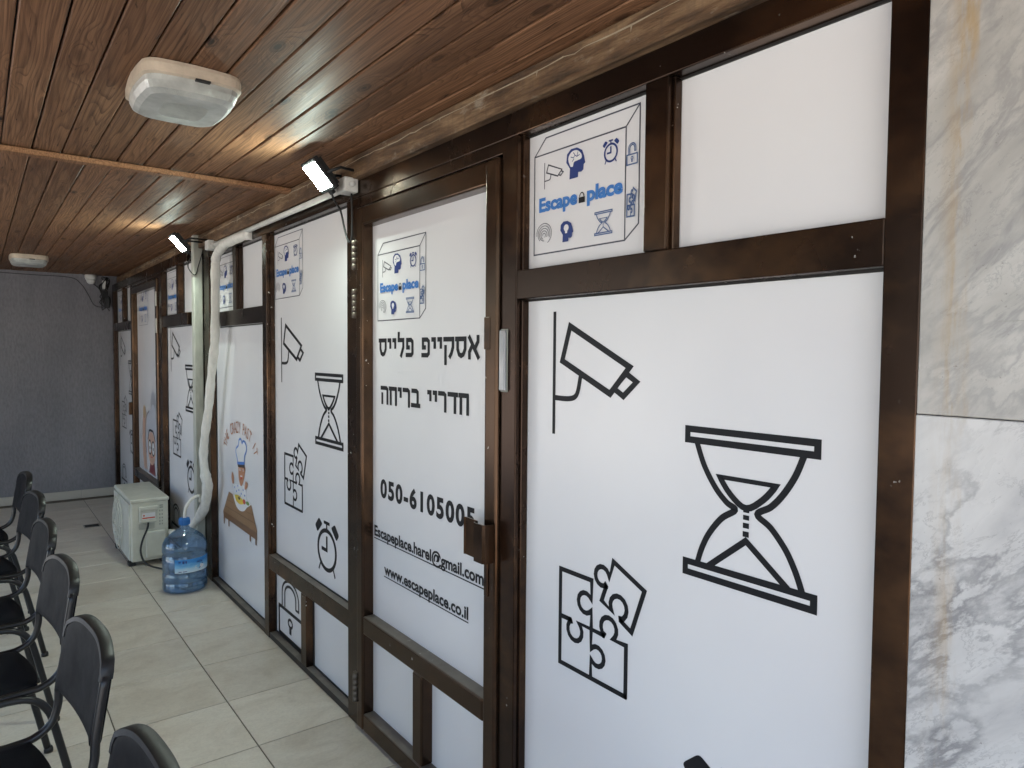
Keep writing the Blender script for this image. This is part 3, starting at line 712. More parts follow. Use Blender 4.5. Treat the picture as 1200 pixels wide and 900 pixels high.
# pull handle: a bent plate
m = MB()
prof = [(-.004, 0), (-.034, .002), (-.040, .010), (-.040, .055), (-.034, .062), (-.020, .066), (-.018, .130), (-.022, .138)]
hx, hy = DX, 1.712
vs = []; n = len(prof)
for z in (.955, 1.075):
    for (a, b) in prof: vs.append((hx + a, hy + b, z))
    for (a, b) in reversed(prof): vs.append((hx + a + .004, hy + b + .0005, z))
N2 = 2 * n
m.add(vs, [[i, (i + 1) % N2, N2 + (i + 1) % N2, N2 + i] for i in range(N2)] + [[i, i + 1, N2 - 2 - i, N2 - 1 - i] for i in range(n - 1)] + [[N2 + i, N2 + i + 1, N2 + N2 - 2 - i, N2 + N2 - 1 - i][::-1] for i in range(n - 1)])
m.build('pull_handle', 'bronze_door', door)
part('latch_plate', 'bronze', door, (DX - .006, DX + .004, 1.742, 1.762, .84, .955), bev=.003)
MB().lathe((0, 0, 0), [(.0001, 0), (.011, 0), (.011, .006), (.004, .007), (.0001, .007)], 16).build('lock_cylinder', 'steel', door)
lc = bpy.data.objects[[o.name for o in door.children if o.name.startswith('lock_cylinder')][0]]; lc.location = Vector((DX, 1.757, 1.66)) - sf.location; lc.rotation_euler = (0, -math.pi / 2, 0)
part('lock_plate', 'bronze', door, (DX - .003, DX + .003, 1.742, 1.772, 1.61, 1.71), bev=.002)
for z in (2.00, 1.80, .175):
    m = MB(); 
    for k in range(5): m.tube([(DX - .002, 2.706, z - .06 + .024 * k), (DX - .002, 2.706, z - .06 + .024 * k + .022)], .0105, 10, 0)
    m.box(DX + .002, FX + .002, 2.700, 2.735, z - .06, z + .06, .001); m.build('hinge', 'hinge', door)

# mezuzah on the door post
mz = empty('mezuzah', (FX - .01, 1.685, 1.48), 'clear plastic mezuzah case fixed on the post beside the lettered door', 'mezuzah')
part('backing', 'ac_grey', mz, (FX - .003, FX - .0005, 1.668, 1.702, 1.482, 1.672), bev=.001)
MB().tube([(FX - .007, 1.685, 1.492), (FX - .007, 1.685, 1.662)], .0042, 10, 0).build('scroll', 'p_lgrey', mz)
part('case', 'clear', mz, (FX - .013, FX - .0035, 1.671, 1.699, 1.486, 1.668), bev=.004, seg=2)

# ---- far shopfront
sg = empty('shopfront', (1.23, 7, 0), 'far bronze framed shopfront between the pale post and the grey wall', 'shopfront')
rail(sg, FX2, 5.345, WY - .001, HEAD0 - .006, HEAD1, 'head_rail', .001)
MB().box(PX2 - .004, 1.36, 5.270, 5.345, 0, HEAD1, .002).build('end_post', 'bronze', sg)
post(sg, FX2, 6.195, 6.335, 0, HEAD0 - .006); post(sg, FX2, 7.555, 7.63, 0, HEAD0 - .006); post(sg, FX2, 8.675, WY - .002, 0, HEAD0 - .006)
rail(sg, FX2, 5.345, 6.195, 1.782, 1.872, 'transom_rail'); post(sg, FX2 + .0015, 5.605, 5.675, 1.872, HEAD0 - .006, 'mullion'); rail(sg, FX2, 5.345, 6.195, 0, .03, 'sill_rail')
q5 = panel(sg, PX2, 5.345, 6.195, .03, 1.782); panel(sg, PX2, 5.345, 5.605, 1.872, HEAD0 - .006, 'transom_panel'); q5t = panel(sg, PX2, 5.675, 6.195, 1.872, HEAD0 - .006, 'transom_panel')
icons(PX2, q5, -4.575, .06, ALL[:3]); A = Art(PX2, -5.47 + .90, .652 - .545); art_clock(A); A.build('alarm_clock_print', q5); lock_print(PX2, q5, -6.14, .06, .345, .318)
art_logo(PX2, 'logo_print', q5t, -4.575, -.002, 1.0)
rail(sg, FX2, 7.63, 8.675, 1.80, 1.885, 'transom_rail'); post(sg, FX2 + .0015, 8.055, 8.12, 1.885, HEAD0 - .006, 'mullion'); rail(sg, FX2, 7.63, 8.675, 0, .03, 'sill_rail')
q6 = panel(sg, PX2, 7.63, 8.675, .03, 1.80); panel(sg, PX2, 7.63, 8.055, 1.885, HEAD0 - .006, 'transom_panel'); q6t = panel(sg, PX2, 8.12, 8.675, 1.885, HEAD0 - .006, 'transom_panel')
icons(PX2, q6, -7.03, .06, ALL[:3]); A = Art(PX2, -7.93 + .90, .652 - .545); art_clock(A); A.build('alarm_clock_print', q6); lock_print(PX2, q6, -8.6, .06, .345, .318)
art_logo(PX2, 'logo_print', q6t, -7.02, .004, 1.0)
DX2, DP2 = FX2 - .012, FX2 + .038
m = MB()
for b in ((DX2, DX2 + .06, 6.338, 6.41, .012, 2.195), (DX2, DX2 + .06, 7.49, 7.552, .012, 2.195)): m.box(*b, bev=.011, seg=3)
for b in ((DX2 + .0015, DX2 + .058, 6.41, 7.49, 2.125, 2.193), (DX2 + .0015, DX2 + .058, 6.41, 7.49, .40, .475), (DX2 + .0015, DX2 + .058, 6.41, 7.49, .014, .088)): m.box(*b, bev=.008, seg=3)
m.box(DX2 + .003, DX2 + .056, 6.92, 6.98, .088, .40, .006, 2)
d2 = m.build('door', 'bronze_door', sg); d2['label'] = 'far door with printed elderly cook in glasses'
rail(sg, FX2, 6.335, 7.555, 2.20, HEAD0 - .006, 'door_head_rail', .002)
panel(d2, DP2, 6.405, 7.495, .47, 2.13); panel(d2, DP2, 6.405, 6.925, .085, .405, 'lower_panel'); panel(d2, DP2, 6.975, 7.495, .085, .405, 'lower_panel')
art_logo(DP2, 'logo_print', d2, -7.40 + 1.6031, 1.83 - 1.8868, 1.12)
A = Art(DP2)
A.poly(curve([(-7.25, .50), (-7.32, .75), (-7.27, 1.0), (-7.20, 1.08), (-7.12, 1.02), (-7.16, .8), (-7.1, .50)], 4), 'p_pskin'); A.ell((-7.2, 1.03), .07, .06, 'p_tan'); A.ell((-6.80, 1.13), .11, .10, 'p_grey'); A.ell((-6.80, 1.05), .09, .07, 'p_lgrey'); A.ell((-6.88, .90), .22, .17, 'p_lgrey'); A.ell((-7.08, .74), .05, .12, 'p_lgrey'); A.ell((-6.70, .72), .05, .14, 'p_lgrey')
A.poly([(-7.02, .49), (-6.72, .49), (-6.78, .60), (-6.94, .60)], 'p_maroon'); A.ell((-6.89, .72), .17, .15, 'p_pskin')
A.line(curve([(-7.05, .79), (-6.99, .87), (-6.90, .88), (-6.80, .87), (-6.73, .80)]), .02, 'ink')
for u in (-6.965, -6.815): A.ell((u, .725), .058, .058, 'pwhite'); A.ring((u, .725), .062, .062, .016, 'ink', 20); A.ell((u, .72), .016, .016, 'ink', 10)
A.line([(-6.91, .725), (-6.87, .725)], .014, 'ink'); A.ring((-6.89, .66), .05, .02, .01, 'p_red', 10, 200, 340); A.ell((-6.89, .69), .022, .018, 'p_skin', 10)
A.line(curve([(-7.13, .66), (-7.16, .8), (-7.12, .98), (-6.98, 1.05)]), .012, 'line'); A.build('cook_print', d2)
for z in (2.02, 1.80, .2): part('hinge', 'steel', d2, (DX2 - .008, DX2 + .002, 6.322, 6.346, z - .06, z + .06), bev=.002)
part('pull_handle', 'bronze_door', d2, (DX2 - .03, DX2 + .002, 7.50, 7.535, .98, 1.10), bev=.004)

# pale post between the shopfronts
pp = empty('painted_post', (1.22, 5.26, 0), 'chipped pale painted post standing between the two shopfronts', 'post')
MB().box(1.204, 1.262, 5.195, 5.268, 0, CZ - .002, .006, 2).build('shaft', 'plaster', pp)

# ================================================================== things
def copy_tree(o, parent=None):
    c = o.copy(); COL.objects.link(c); c.parent = parent
    for ch in list(o.children): copy_tree(ch, c)
    return c
# ---- chairs (face -x)
def make_chair():
    t = empty('stacking_chair', (0, 0, 0), 'x', 'chair', 'black chairs in a row')
    # seat pad
    b = bmesh.new(); bmesh.ops.create_grid(b, x_segments=10, y_segments=10, size=.5)
    m = MB(); nx = 10; vs = []; fs = []
    for lay, dz in ((0, 0), (1, -.032)):
        for i in range(nx + 1):
            for j in range(nx + 1):
                u = i / nx * 2 - 1; v = j / nx * 2 - 1
                k = 1 - .10 * (u * u * v * v); x = -.075 + .205 * u * k; y = .215 * v * k * (1 - .06 * (u + 1) / 2)
                z = .468 + dz + (-.014 * (1 - v * v) * (1 - .5 * u) - .012 * max(0, -u) ** 3 if not lay else 0)
                if not lay: z -= .012 * max(abs(u), abs(v)) ** 8
                vs.append((x, y, z))
    n1 = (nx + 1) ** 2; idx = lambda i, j: i * (nx + 1) + j
    for i in range(nx):
        for j in range(nx):
            fs.append([idx(i, j), idx(i + 1, j), idx(i + 1, j + 1), idx(i, j + 1)]); fs.append([n1 + idx(i, j), n1 + idx(i, j + 1), n1 + idx(i + 1, j + 1), n1 + idx(i + 1, j)])
    for k in range(nx):
        for a, c in (((k, 0), (k + 1, 0)), ((nx, k), (nx, k + 1)), ((k + 1, nx), (k, nx)), ((0, k + 1), (0, k))):
            fs.append([idx(*c), idx(*a), n1 + idx(*a), n1 + idx(*c)])
    b.free(); m.add(vs, fs, 0, True); m.build('seat', 'chair_fabric', t)
    # backrest: shell with a concave face, arched top, sleeves over the tubes
    W = .205; z0, z1 = .585, .822; nu, nv = 14, 10
    def bx(u, z): return .188 + (z - .58) * .17 + .011 * (1 - u * u)
    def shell(th0, th1, za, zb, name, mt, arch=0.0, pu=1.0):
        m = MB(); vs = []; fs = []
        for side, th in ((0, th0), (1, th1)):
            for i in range(nu + 1):
                u = (i / nu * 2 - 1) * pu
                for j in range(nv + 1):
                    t_ = j / nv; top = zb - .044 * abs(u) ** 3.6; lo = za + arch * (1 - u * u) if abs(u) < .86 else za - .012
                    z = lo + (top - lo) * t_; e = 1 - .10 * max(0, t_ - .7) / .3
                    vs.append((bx(u, z) + th * (1 - .3 * (t_ > .97)), W * u * (1 - .06 * max(0, t_ - .75) / .25), z))
        n1 = (nu + 1) * (nv + 1); ix = lambda i, j: i * (nv + 1) + j
        for i in range(nu):
            for j in range(nv):
                fs.append([ix(i, j), ix(i, j + 1), ix(i + 1, j + 1), ix(i + 1, j)]); fs.append([n1 + ix(i, j), n1 + ix(i + 1, j), n1 + ix(i + 1, j + 1), n1 + ix(i, j + 1)])
        for i in range(nu): fs.append([ix(i, 0), ix(i + 1, 0), n1 + ix(i + 1, 0), n1 + ix(i, 0)]); fs.append([ix(i + 1, nv), ix(i, nv), n1 + ix(i, nv), n1 + ix(i + 1, nv)])
        for j in range(nv): fs.append([ix(0, j + 1), ix(0, j), n1 + ix(0, j), n1 + ix(0, j + 1)]); fs.append([ix(nu, j), ix(nu, j + 1), n1 + ix(nu, j + 1), n1 + ix(nu, j)])
        m.add(vs, fs, 0, True); o = m.build(name, mt, t)
        bv = o.modifiers.new('soft', 'BEVEL'); bv.width = .006; bv.segments = 2; bv.limit_method = 'ANGLE'; bv.angle_limit = R(40)
        return o
    back = shell(-.013, .017, z0, z1, 'backrest', 'chair_plastic', 0.0)
    # glossy rim along the top
    m = MB(); path = []
    for i in range(25):
        u = (i / 24 * 2 - 1) * .965; path.append((u, z1 - .044 * abs(u) ** 3.6))
    path = [(-1.0, .738)] + [(-1.0, .757)] + path + [(1.0, .757), (1.0, .738)]
    P2 = [Vector((W * u * (1 - .06 * max(0, min(1, (zz - .762) / .06)) ), zz)) for u, zz in path]; vs = []; n = len(P2)
    for i in range(n):
        d = (P2[min(i + 1, n - 1)] - P2[max(i - 1, 0)]).normalized(); nn = Vector((-d.y, d.x))
        for (ax, o_) in ((-.0140, -.012), (-.0140, .0005), (-.009, .0025), (.012, .0025), (.0178, .0), (.0178, -.012)):
            q = P2[i] + nn * o_; uu = path[i][0]; vs.append((bx(uu, q.y) + ax, q.x, q.y))
    fs = [[6 * i + k, 6 * i + (k + 1) % 6, 6 * i + 6 + (k + 1) % 6, 6 * i + 6 + k] for i in range(n - 1) for k in range(6)] + [list(range(6)), list(range(6 * n - 6, 6 * n))[::-1]]
    m.add(vs, fs, 0, True); rm = m.build('rim', 'chair_rim', back)
    es = rm.modifiers.new('edges', 'EDGE_SPLIT'); es.split_angle = R(50)
    # frame: each side one bent tube from front foot to backrest, and a rear leg
    for s in (-1, 1):
        y = s * .206
        MB().tube([(-.272, y, .004), (-.262, y, .15), (-.250, y, .40), (-.232, y, .436), (-.19, y, .446), (.06, y, .446), (.125, y, .452), (.168, y, .482), (.186, y, .535), (bx(1, .60), y, .60), (bx(1, .75), y * .97, .75)], .0118, 10, 4).build('leg', 'chair_metal', t)
        y2 = s * .232
        MB().tube([(-.10, y2 - s * .012, .436), (.02, y2 - s * .006, .438), (.085, y2, .425), (.128, y2, .38), (.152, y2, .30), (.215, y2, .004)], .0125, 10, 4).build('leg', 'chair_metal', t)
        for xx in (-.272, .215): MB().lathe((xx, y if xx < 0 else y2, 0), [(.016, 0), (.0165, .012), (.013, .022)], 12).build('foot_cap', 'rubber', t)
    MB().tube([(-.20, -.206, .438), (-.20, .206, .438)], .010, 8, 0).tube([(.055, -.228, .430), (.055, .228, .430)], .010, 8, 0).build('crossbar', 'chair_metal', t)
    return t
chair = make_chair()
labels = ['black chair standing farthest away, nearest the grey wall, first of the row', 'black chair second from the grey wall in the row', 'black chair third from the grey wall in the row',
          'black chair fourth from the grey wall, third nearest to the camera', 'black chair second nearest to the camera, with worn glossy rim', 'nearest black chair, only its backrest top shows at the bottom edge']
for i, (y, x, a) in enumerate(((5.30, .0, 4), (4.52, .008, 7.5), (3.74, .004, 5), (3.01, .010, 7), (2.235, .012, 6.5), (1.46, .025, 5))):
    c = chair if i == 0 else copy_tree(chair)
    c.location = (x, y, 0); c.rotation_euler.z = R(a); c['label'] = labels[i]

# ---- outdoor condenser unit
ac = empty('condenser_unit', (1.0, 6.1, 0), 'ivory outdoor air conditioner unit standing on the tiles by the shopfront', 'air conditioner')
ax0, ax1, ay0, ay1, az0, az1 = .862, 1.125, 5.715, 6.44, .035, .502
MB().box(ax0 + .012, ax1, ay0, ay1, az0, az1 - .022, .012, 3).build('casing', 'ac', ac)
MB().box(ax0 + .004, ax1 + .006, ay0 - .007, ay1 + .007, az1 - .03, az1, .010, 3).build('lid', 'ac', ac)
MB().box(ax0, ax0 + .02, ay0 + .02, ay1 - .01, az0 + .01, az1 - .035, .006, 2).build('front_panel', 'ac', ac)
m = MB()      # domed fan guard on the long face
cy, cz = 6.14, .262
for r in (.05, .09, .13, .17, .205):
    m.tube([(ax0 - .012 - .030 * (1 - (r / .22) ** 2), cy + r * math.cos(2 * math.pi * k / 28), cz + r * math.sin(2 * math.pi * k / 28)) for k in range(29)], .0035, 6, 0)
for k in range(12):
    a = 2 * math.pi * k / 12
    m.tube([(ax0 - .012 - .030 * (1 - (r / .22) ** 2), cy + r * math.cos(a), cz + r * math.sin(a)) for r in (.02, .10, .16, .215)], .003, 6, 0)
m.build('fan_guard', 'ac', ac)
m = MB(); m.lathe((0, 0, 0), [(.0001, 0), (.205, 0), (.21, .004)], 32); fd = m.build('fan_opening', 'ac_dark', ac); fd.location = Vector((ax0 - .001, cy, cz)) - ac.location; fd.rotation_euler = (0, -math.pi / 2, 0)
# end face: handle box, labels, valve cover
hd = MB().box(.925, 1.045, ay0 - .026, ay0 - .001, .325, .448, .010, 3).build('terminal_cover', 'ac', ac)
part('grip_lip', 'ac', hd, (.920, 1.05, ay0 - .048, ay0 - .020, .418, .452), bev=.010, seg=3)
part('warning_label', 'pwhite', hd, (.942, 1.030, ay0 - .0275, ay0 - .0264, .352, .398), bev=0)
part('warning_stripe', 'p_red', hd, (.944, 1.028, ay0 - .0285, ay0 - .0276, .356, .366), bev=0)
part('warning_mark', 'p_red', hd, (.950, .960, ay0 - .0285, ay0 - .0276, .374, .386), bev=0)
MB().box(.965, 1.10, ay0 - .040, ay0 - .001, .065, .262, .012, 3).build('valve_cover', 'ac', ac)
m = MB()
for z in (.44, .425): m.box(1.065, 1.088, ay0 - .0018, ay0 - .0006, z - .005, z + .005)
for z in (.40, .372, .346, .322, .30): m.box(1.062, 1.070, ay0 - .0018, ay0 - .0006, z - .007, z + .007); m.box(1.078, 1.086, ay0 - .0018, ay0 - .0006, z - .006, z + .006)
for k in range(6): m.box(.925, 1.03, ay0 - .0018, ay0 - .0006, .274 + k * .007, .277 + k * .007)
m.build('embossed_marks', 'ac_grey', ac)
for (x, y) in ((.885, 5.78), (1.10, 5.78), (.885, 6.36), (1.10, 6.36)): MB().box(x - .025, x + .02, y - .03, y + .03, 0, .036, .004).build('foot', 'rubber', ac)
cb = MB().tube([(.985, ay0 - .02, .325), (.975, ay0 - .028, .28), (.938, ay0 - .05, .20), (.925, ay0 - .06, .12), (.95, ay0 - .10, .045), (1.03, ay0 - .18, .012), (1.15, ay0 - .30, .010), (1.22, ay0 - .32, .012)], .007, 8, 5).build('power_cable', 'rubber'); tag(cb, 'black power cable hanging from the air conditioner to the floor', 'cable')

# ---- water bottle
bt_ = empty('water_bottle', (1.084, 5.015, 0), 'large blue plastic water bottle holding the drain hose', 'bottle')
bc = (1.084, 5.015, 0)
outer = [(.0001, .012), (.06, .012), (.118, .0), (.132, .006), (.138, .02), (.138, .055), (.1345, .062), (.1345, .070), (.138, .077), (.138, .115), (.1345, .122), (.1345, .130), (.138, .137), (.138, .235), (.1335, .243), (.1335, .252), (.138, .260), (.138, .300), (.134, .318), (.120, .345), (.094, .372), (.062, .394), (.036, .410), (.029, .424), (.028, .455)]
inner = [(max(r - .004, .0001), z + (.004 if i < 4 else .001)) for i, (r, z) in enumerate(outer)]; inner[-1] = (.024, .455)
m = MB(); m.lathe(bc, outer + inner[::-1], 40); m.build('bottle_shell', 'bottle', bt_)
wl = [(r - .0022, z + .002) for r, z in inner if z < .24][1:]; wl = [(.0001, wl[0][1])] + wl + [(wl[-1][0], .244), (.0001, .244)]
m = MB(); m.lathe(bc, wl, 40); m.build('water', 'water', bt_)
m = MB(); m.lathe(bc, [(.0295, .432), (.034, .434), (.034, .470), (.032, .478), (.026, .480)], 24)
for k in range(20):
    a = 2 * math.pi * k / 20; m.box(bc[0] + .0345 * math.cos(a) - .0015, bc[0] + .0345 * math.cos(a) + .0015, bc[1] + .0345 * math.sin(a) - .0015, bc[1] + .0345 * math.sin(a) + .0015, .436, .468)
m.build('cap', 'bluecap', bt_)
m = MB(); vs = []; n = 24
for k in range(n + 1):
    a = R(-128 + 118 * k / n); vs += [(bc[0] + .1392 * math.cos(a), bc[1] + .1392 * math.sin(a), .142 - .0 * k), (bc[0] + .1392 * math.cos(a), bc[1] + .1392 * math.sin(a), .230)]
m.add(vs, [[2 * k, 2 * k + 2, 2 * k + 3, 2 * k + 1] for k in range(n)], 0, True); lb = m.build('label', 'label', bt_)
def on_label(deg, z): a = R(deg); return (bc[0] + .1399 * math.cos(a), bc[1] + .1399 * math.sin(a), z)
def label_quad(m, a0, a1, za, zb, mi=0, k=4):
    vs = []
    for i in range(k + 1):
        a = a0 + (a1 - a0) * i / k; vs += [on_label(a, za), on_label(a, zb)]
    m.add(vs, [[2 * i, 2 * i + 2, 2 * i + 3, 2 * i + 1] for i in range(k)], mi)
m = MB(); 
for a0, a1, za, zb in ((-108, -103, .204, .221), (-101, -97, .208, .221), (-100, -98, .202, .210), (-118, -112, .210, .218), (-118, -110, .148, .153), (-107, -97, .148, .153), (-72, -62, .199, .205), (-60, -54, .199, .205), (-70, -56, .208, .211), (-22, -16, .165, .215)): label_quad(m, a0, a1, za, zb)
vs = [on_label(-66, .158), on_label(-60, .162), on_label(-50, .190), on_label(-54, .190)]; m.add(vs, [[0, 1, 2, 3]])
m.build('label_print', 'navy', lb)
m = MB(); vs = [on_label(-72 + 14 * math.cos(2 * math.pi * k / 14) + 10, .172 + .014 * math.sin(2 * math.pi * k / 14)) for k in range(14)]
vs = [(bc[0] + (x - bc[0]) * .9985, bc[1] + (y - bc[1]) * .9985, z) for x, y, z in vs]; m.add(vs, [list(range(14))]); m.build('label_emblem', 'pwhite', lb)

# ---- wrapped pipe from the transom down to the condenser, with its thin drain hose
pipe_pts = [(1.262, 4.10, 2.262), (1.236, 4.189, 2.262), (1.212, 4.431, 2.246), (1.212, 4.60, 2.215), (1.214, 4.672, 2.17), (1.216, 4.689, 2.082), (1.218, 4.717, 1.744), (1.218, 4.751, 1.61), (1.218, 4.833, 1.412), (1.216, 4.90, 1.206), (1.205, 4.945, 1.044), (1.195, 4.955, .892), (1.200, 4.93, .765), (1.214, 4.94, .69), (1.218, 5.05, .52), (1.19, 5.26, .36), (1.15, 5.50, .26), (1.145, 5.70, .22), (1.147, 5.80, .20)]
pr = empty('insulated_pipe', (1.21, 4.9, 0), 'thick white wrapped pipe running down beside the pale post', 'pipe')
MB().tube(pipe_pts, lambda t: .027 + .0018 * math.sin(t * 97) + .0012 * math.sin(t * 211) + (.006 if .66 < t < .8 else 0), 14, 8).build('wrapping', 'pipe', pr)
hs_ = MB().tube([(1.206, 5.10, .56), (1.196, 5.06, .60), (1.17, 5.03, .613), (1.125, 5.02, .59), (1.096, 5.016, .545), (1.086, 5.015, .49), (1.084, 5.015, .40)], .0105, 10, 6).build('drain_hose', 'pipe'); tag(hs_, 'thin white drain hose bent into the neck of the water bottle', 'hose')
vl = MB().tube([(1.128, 5.77, .16), (1.16, 5.72, .17), (1.19, 5.66, .20)], .008, 8, 3).tube([(1.128, 5.77, .13), (1.16, 5.70, .15), (1.19, 5.62, .19)], .006, 8, 3).build('copper_pipes', 'steel', ac)

# ---- conduit, junction boxes
cd = MB().tube([(1.243, 4.80, 2.286), (1.243, 2.78, 2.284)], .014, 12, 0).build('conduit', 'pvc'); tag(cd, 'white plastic conduit fixed along the top of the shopfront', 'conduit')
for nm, (y, z), lab in (('junction_box', (2.735, 2.283), 'grey white junction box beside the near lit floodlight'), ('junction_box', (4.84, 2.286), 'small white junction box at the pale post end of the conduit')):
    jb = empty(nm, (1.23, y, z - .03), lab, 'junction box', 'junction boxes on the conduit')
    MB().box(1.20, 1.262, y - .042, y + .042, z - .03, z + .03, .006, 2).build('box', 'pvc', jb)
    MB().tube([(1.231, y - .042, z), (1.231, y - .062, z)], .011, 10, 0).build('gland', 'pvc', jb)

# ---- lit floodlights
def floodlight(y, x, z, label):
    t = empty('floodlight', (x, y, z), label, 'floodlight', 'lit floodlights under the beam')
    th = R(42); n = Vector((-math.cos(th), 0, -math.sin(th))); up = Vector((-math.sin(th), 0, math.cos(th))); yv = Vector((0, 1, 0))
    def obox(a0, a1, b0, b1, c0, c1, bev):      # a along y, b along the lamp face, c along its normal
        m = MB(); m.box(a0, a1, b0, b1, c0, c1, bev, 2); m.v = [tuple(Vector((x, y, z)) + yv * p[0] + up * p[1] + n * p[2]) for p in m.v]; return m
    obox(-.066, .066, -.070, .072, -.016, .008, .004).build('housing', 'lamp_body', t)
    m = MB()
    for k in range(7): 
        q = obox(-.060 + .018 * k, -.056 + .018 * k, -.06, .06, -.028, -.015, 0); m.add(q.v, q.f)
    m.build('cooling_fins', 'lamp_body', t)
    obox(-.058, .058, -.054, .058, .0075, .0105, .001).build('lit_lens', 'led', t)
    for s in (-1, 1): MB().tube([Vector((x, y, z)) + yv * .074 * s + n * -.005, Vector((x, y, z)) + yv * .074 * s + Vector((.06, 0, .03)), Vector((1.236, y + .06 * s, z + .03))], .006, 8, 0).build('bracket', 'lamp_body', t)
    obox(-.015, .015, -.086, -.069, -.012, .006, .003).build('cable_gland', 'lamp_body', t)
    return t
floodlight(2.745, 1.115, 2.308, 'near lit floodlight with greenish white glow beside the junction box')
floodlight(5.02, 1.075, 2.305, 'far lit floodlight glowing beside the top of the pale post')
c1 = MB().tube([(1.165, 2.745, 2.262), (1.20, 2.80, 2.235), (1.245, 2.835, 2.20), (1.25, 2.80, 2.11), (1.25, 2.765, 2.062), (1.247, 2.73, 2.068), (1.247, 2.722, 2.15), (1.245, 2.725, 2.255)], .0045, 8, 5).build('lamp_cable', 'rubber'); tag(c1, 'thin black cable looping down from the near floodlight onto the hinge post', 'cable')
c2 = MB().tube([(1.125, 5.02, 2.258), (1.165, 5.10, 2.235), (1.17, 5.20, 2.20), (1.172, 5.192, 2.16), (1.21, 5.185, 2.12), (1.235, 5.188, 2.19), (1.24, 5.10, 2.275)], .0035, 8, 5).build('lamp_cable', 'rubber'); tag(c2, 'thin black cable sagging across the top of the pale post', 'cable')

# ---- ceiling lamps
def ceiling_lamp(cx, cy, label, s=.145):
    t = empty('ceiling_lamp', (cx, cy, CZ), label, 'ceiling lamp', 'square ceiling lamps')
    def ringpts(h, ch):
        a = h * .90; b = h * 1.13; return [(-a, -b + ch), (-a + ch, -b), (a - ch, -b), (a, -b + ch), (a, b - ch), (a - ch, b), (-a + ch, b), (-a, b - ch)]
    def bulge(q, k=.010):
        out = []
        for a, b in zip(q, q[1:] + q[:1]):
            for i in range(4):
                tt = i / 4; x = a[0] + (b[0] - a[0]) * tt; y = a[1] + (b[1] - a[1]) * tt; f = 4 * tt * (1 - tt) * k; l = math.hypot(x, y); out.append((x + x / l * f, y + y / l * f))
        return out
    def loft(levels, name, mt, smooth=False):
        m = MB(); vs = []; n = 32
        for h, ch, z, bl in levels: vs += [(cx + x, cy + y, z) for x, y in bulge(ringpts(h, ch), bl)]
        fs = [[i * n + k, i * n + (k + 1) % n, (i + 1) * n + (k + 1) % n, (i + 1) * n + k] for i in range(len(levels) - 1) for k in range(n)]
        fs += [list(range(n)), list(range((len(levels) - 1) * n, len(levels) * n))[::-1]]
        m.add(vs, fs, 0, smooth); return m.build(name, mt, t)
    loft([(s, s * .26, CZ - .001, .008), (s * 1.02, s * .26, CZ - .012, .008), (s * 1.02, s * .26, CZ - .036, .008), (s * .97, s * .26, CZ - .040, .008)], 'base_rim', 'lampbase')
    loft([(s * .965, s * .26, CZ - .038, .008), (s * .95, s * .26, CZ - .054, .008), (s * .90, s * .26, CZ - .072, .007), (s * .80, s * .24, CZ - .082, .005), (s * .45, s * .12, CZ - .084, .002)], 'diffuser', 'diffuser')
    part('clip', 'rubber', t, (cx - .004, cx + .036, cy - s * 1.17 - .009, cy - s * 1.13, CZ - .044, CZ - .038), bev=.001)
    return t
ceiling_lamp(.508, 2.300, 'large yellowed square ceiling lamp on the near planks, unlit')
ceiling_lamp(.375, 7.35, 'small looking square ceiling lamp near the grey wall, unlit')

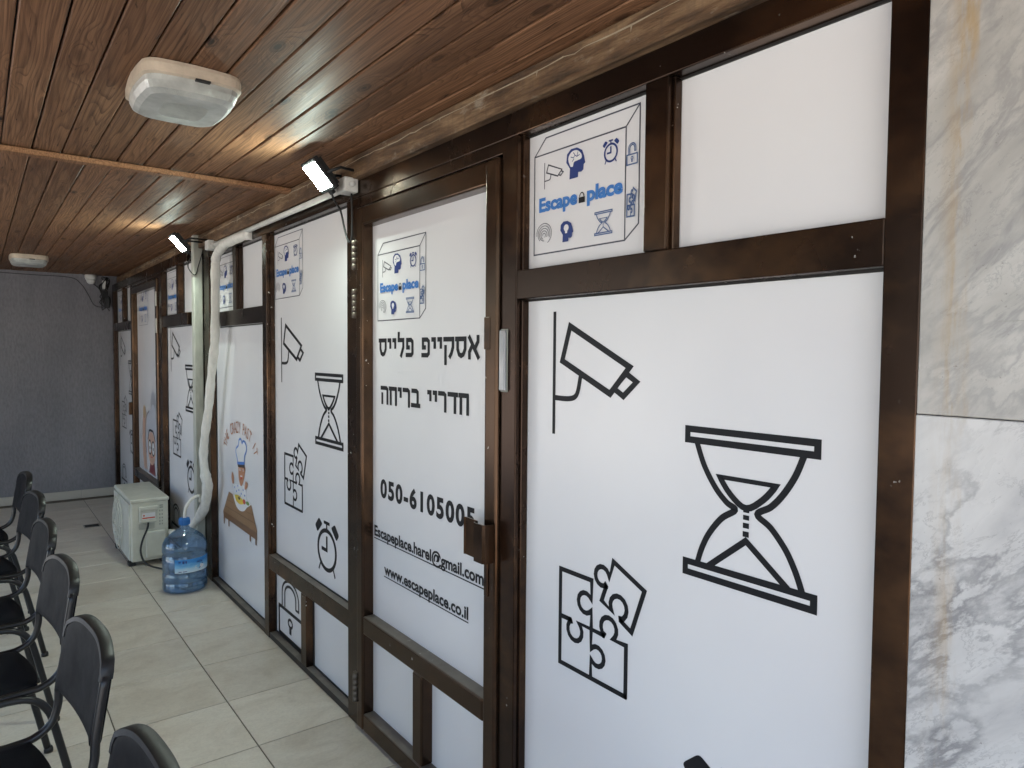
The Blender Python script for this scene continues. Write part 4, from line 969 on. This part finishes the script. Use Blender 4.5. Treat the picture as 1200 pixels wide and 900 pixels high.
# ---- dome camera and cables in the far corner
cc = empty('dome_camera', (.98, 8.70, 2.38), 'small white dome security camera under the ceiling by the grey wall', 'security camera')
MB().lathe((.985, 8.69, 2.345), [(.05, .052), (.055, .045), (.055, .02), (.048, .0)], 24).build('base', 'pvc', cc)
MB().lathe((.985, 8.685, 2.325), [(.0001, -.028), (.018, -.026), (.034, -.014), (.042, .004), (.044, .022)], 24).build('dome', 'pvc', cc)
MB().lathe((0, 0, 0), [(.0001, 0), (.02, 0), (.02, .012), (.012, .016), (.0001, .016)], 16).build('lens', 'rubber', cc)
ln = [o for o in cc.children if o.name.startswith('lens')][0]; ln.location = Vector((.972, 8.650, 2.312)) - cc.location; ln.rotation_euler = (R(110), 0, R(-18))
cbn = empty('cable_bundle', (1.13, 8.68, 2.1), 'tangle of black cables and adaptors hanging in the far corner', 'cables')
part('adaptor', 'rubber', cbn, (1.085, 1.14, 8.66, 8.72, 2.13, 2.24), (1.105, 1.155, 8.64, 8.69, 2.05, 2.16), bev=.006)
part('white_adaptor', 'pvc', cbn, (1.09, 1.125, 8.66, 8.70, 2.255, 2.345), bev=.006)
random.seed(11); m = MB()
for k in range(7):
    a = (1.10 + random.uniform(-.03, .05), 8.70 + random.uniform(-.03, .03), 2.38); q = [a]
    for j in range(5): q.append((1.105 + random.uniform(-.05, .06), 8.69 + random.uniform(-.05, .03), 2.34 - .07 * j + random.uniform(-.04, .03)))
    m.tube(q, .005, 6, 4)
m.tube([(1.0, 8.68, 2.31), (1.05, 8.70, 2.27), (1.09, 8.70, 2.22)], .005, 6, 4)
m.build('cable', 'rubber', cbn)
wc = MB().tube([(-2.2, 8.742, 2.385), (-1, 8.742, 2.378), (.0, 8.742, 2.372), (.45, 8.742, 2.366), (.8, 8.742, 2.362), (.90, 8.742, 2.30), (.96, 8.742, 2.2), (1.02, 8.742, 2.08), (1.10, 8.742, 2.06)], .0035, 6, 5).build('wall_cable', 'rubber'); tag(wc, 'thin dark cable strung along the top of the grey wall', 'cable')

# ---- floor drain
dr = empty('floor_drain', (.80, 7.3, 0), 'small dark floor drain grate set in the tiles', 'drain')
part('frame', 'steel', dr, (.735, .865, 7.235, 7.245, .0005, .004), (.735, .865, 7.355, 7.365, .0005, .004), (.735, .745, 7.2455, 7.3545, .0005, .004), (.855, .865, 7.2455, 7.3545, .0005, .004), bev=0)
part('pit', 'ac_dark', dr, (.7455, .8545, 7.2455, 7.3545, .0005, .0012), bev=0)
for k in range(5): part('bar', 'lamp_body', dr, (.7455, .8545, 7.262 + .018 * k, 7.268 + .018 * k, .0014, .0035), bev=0)
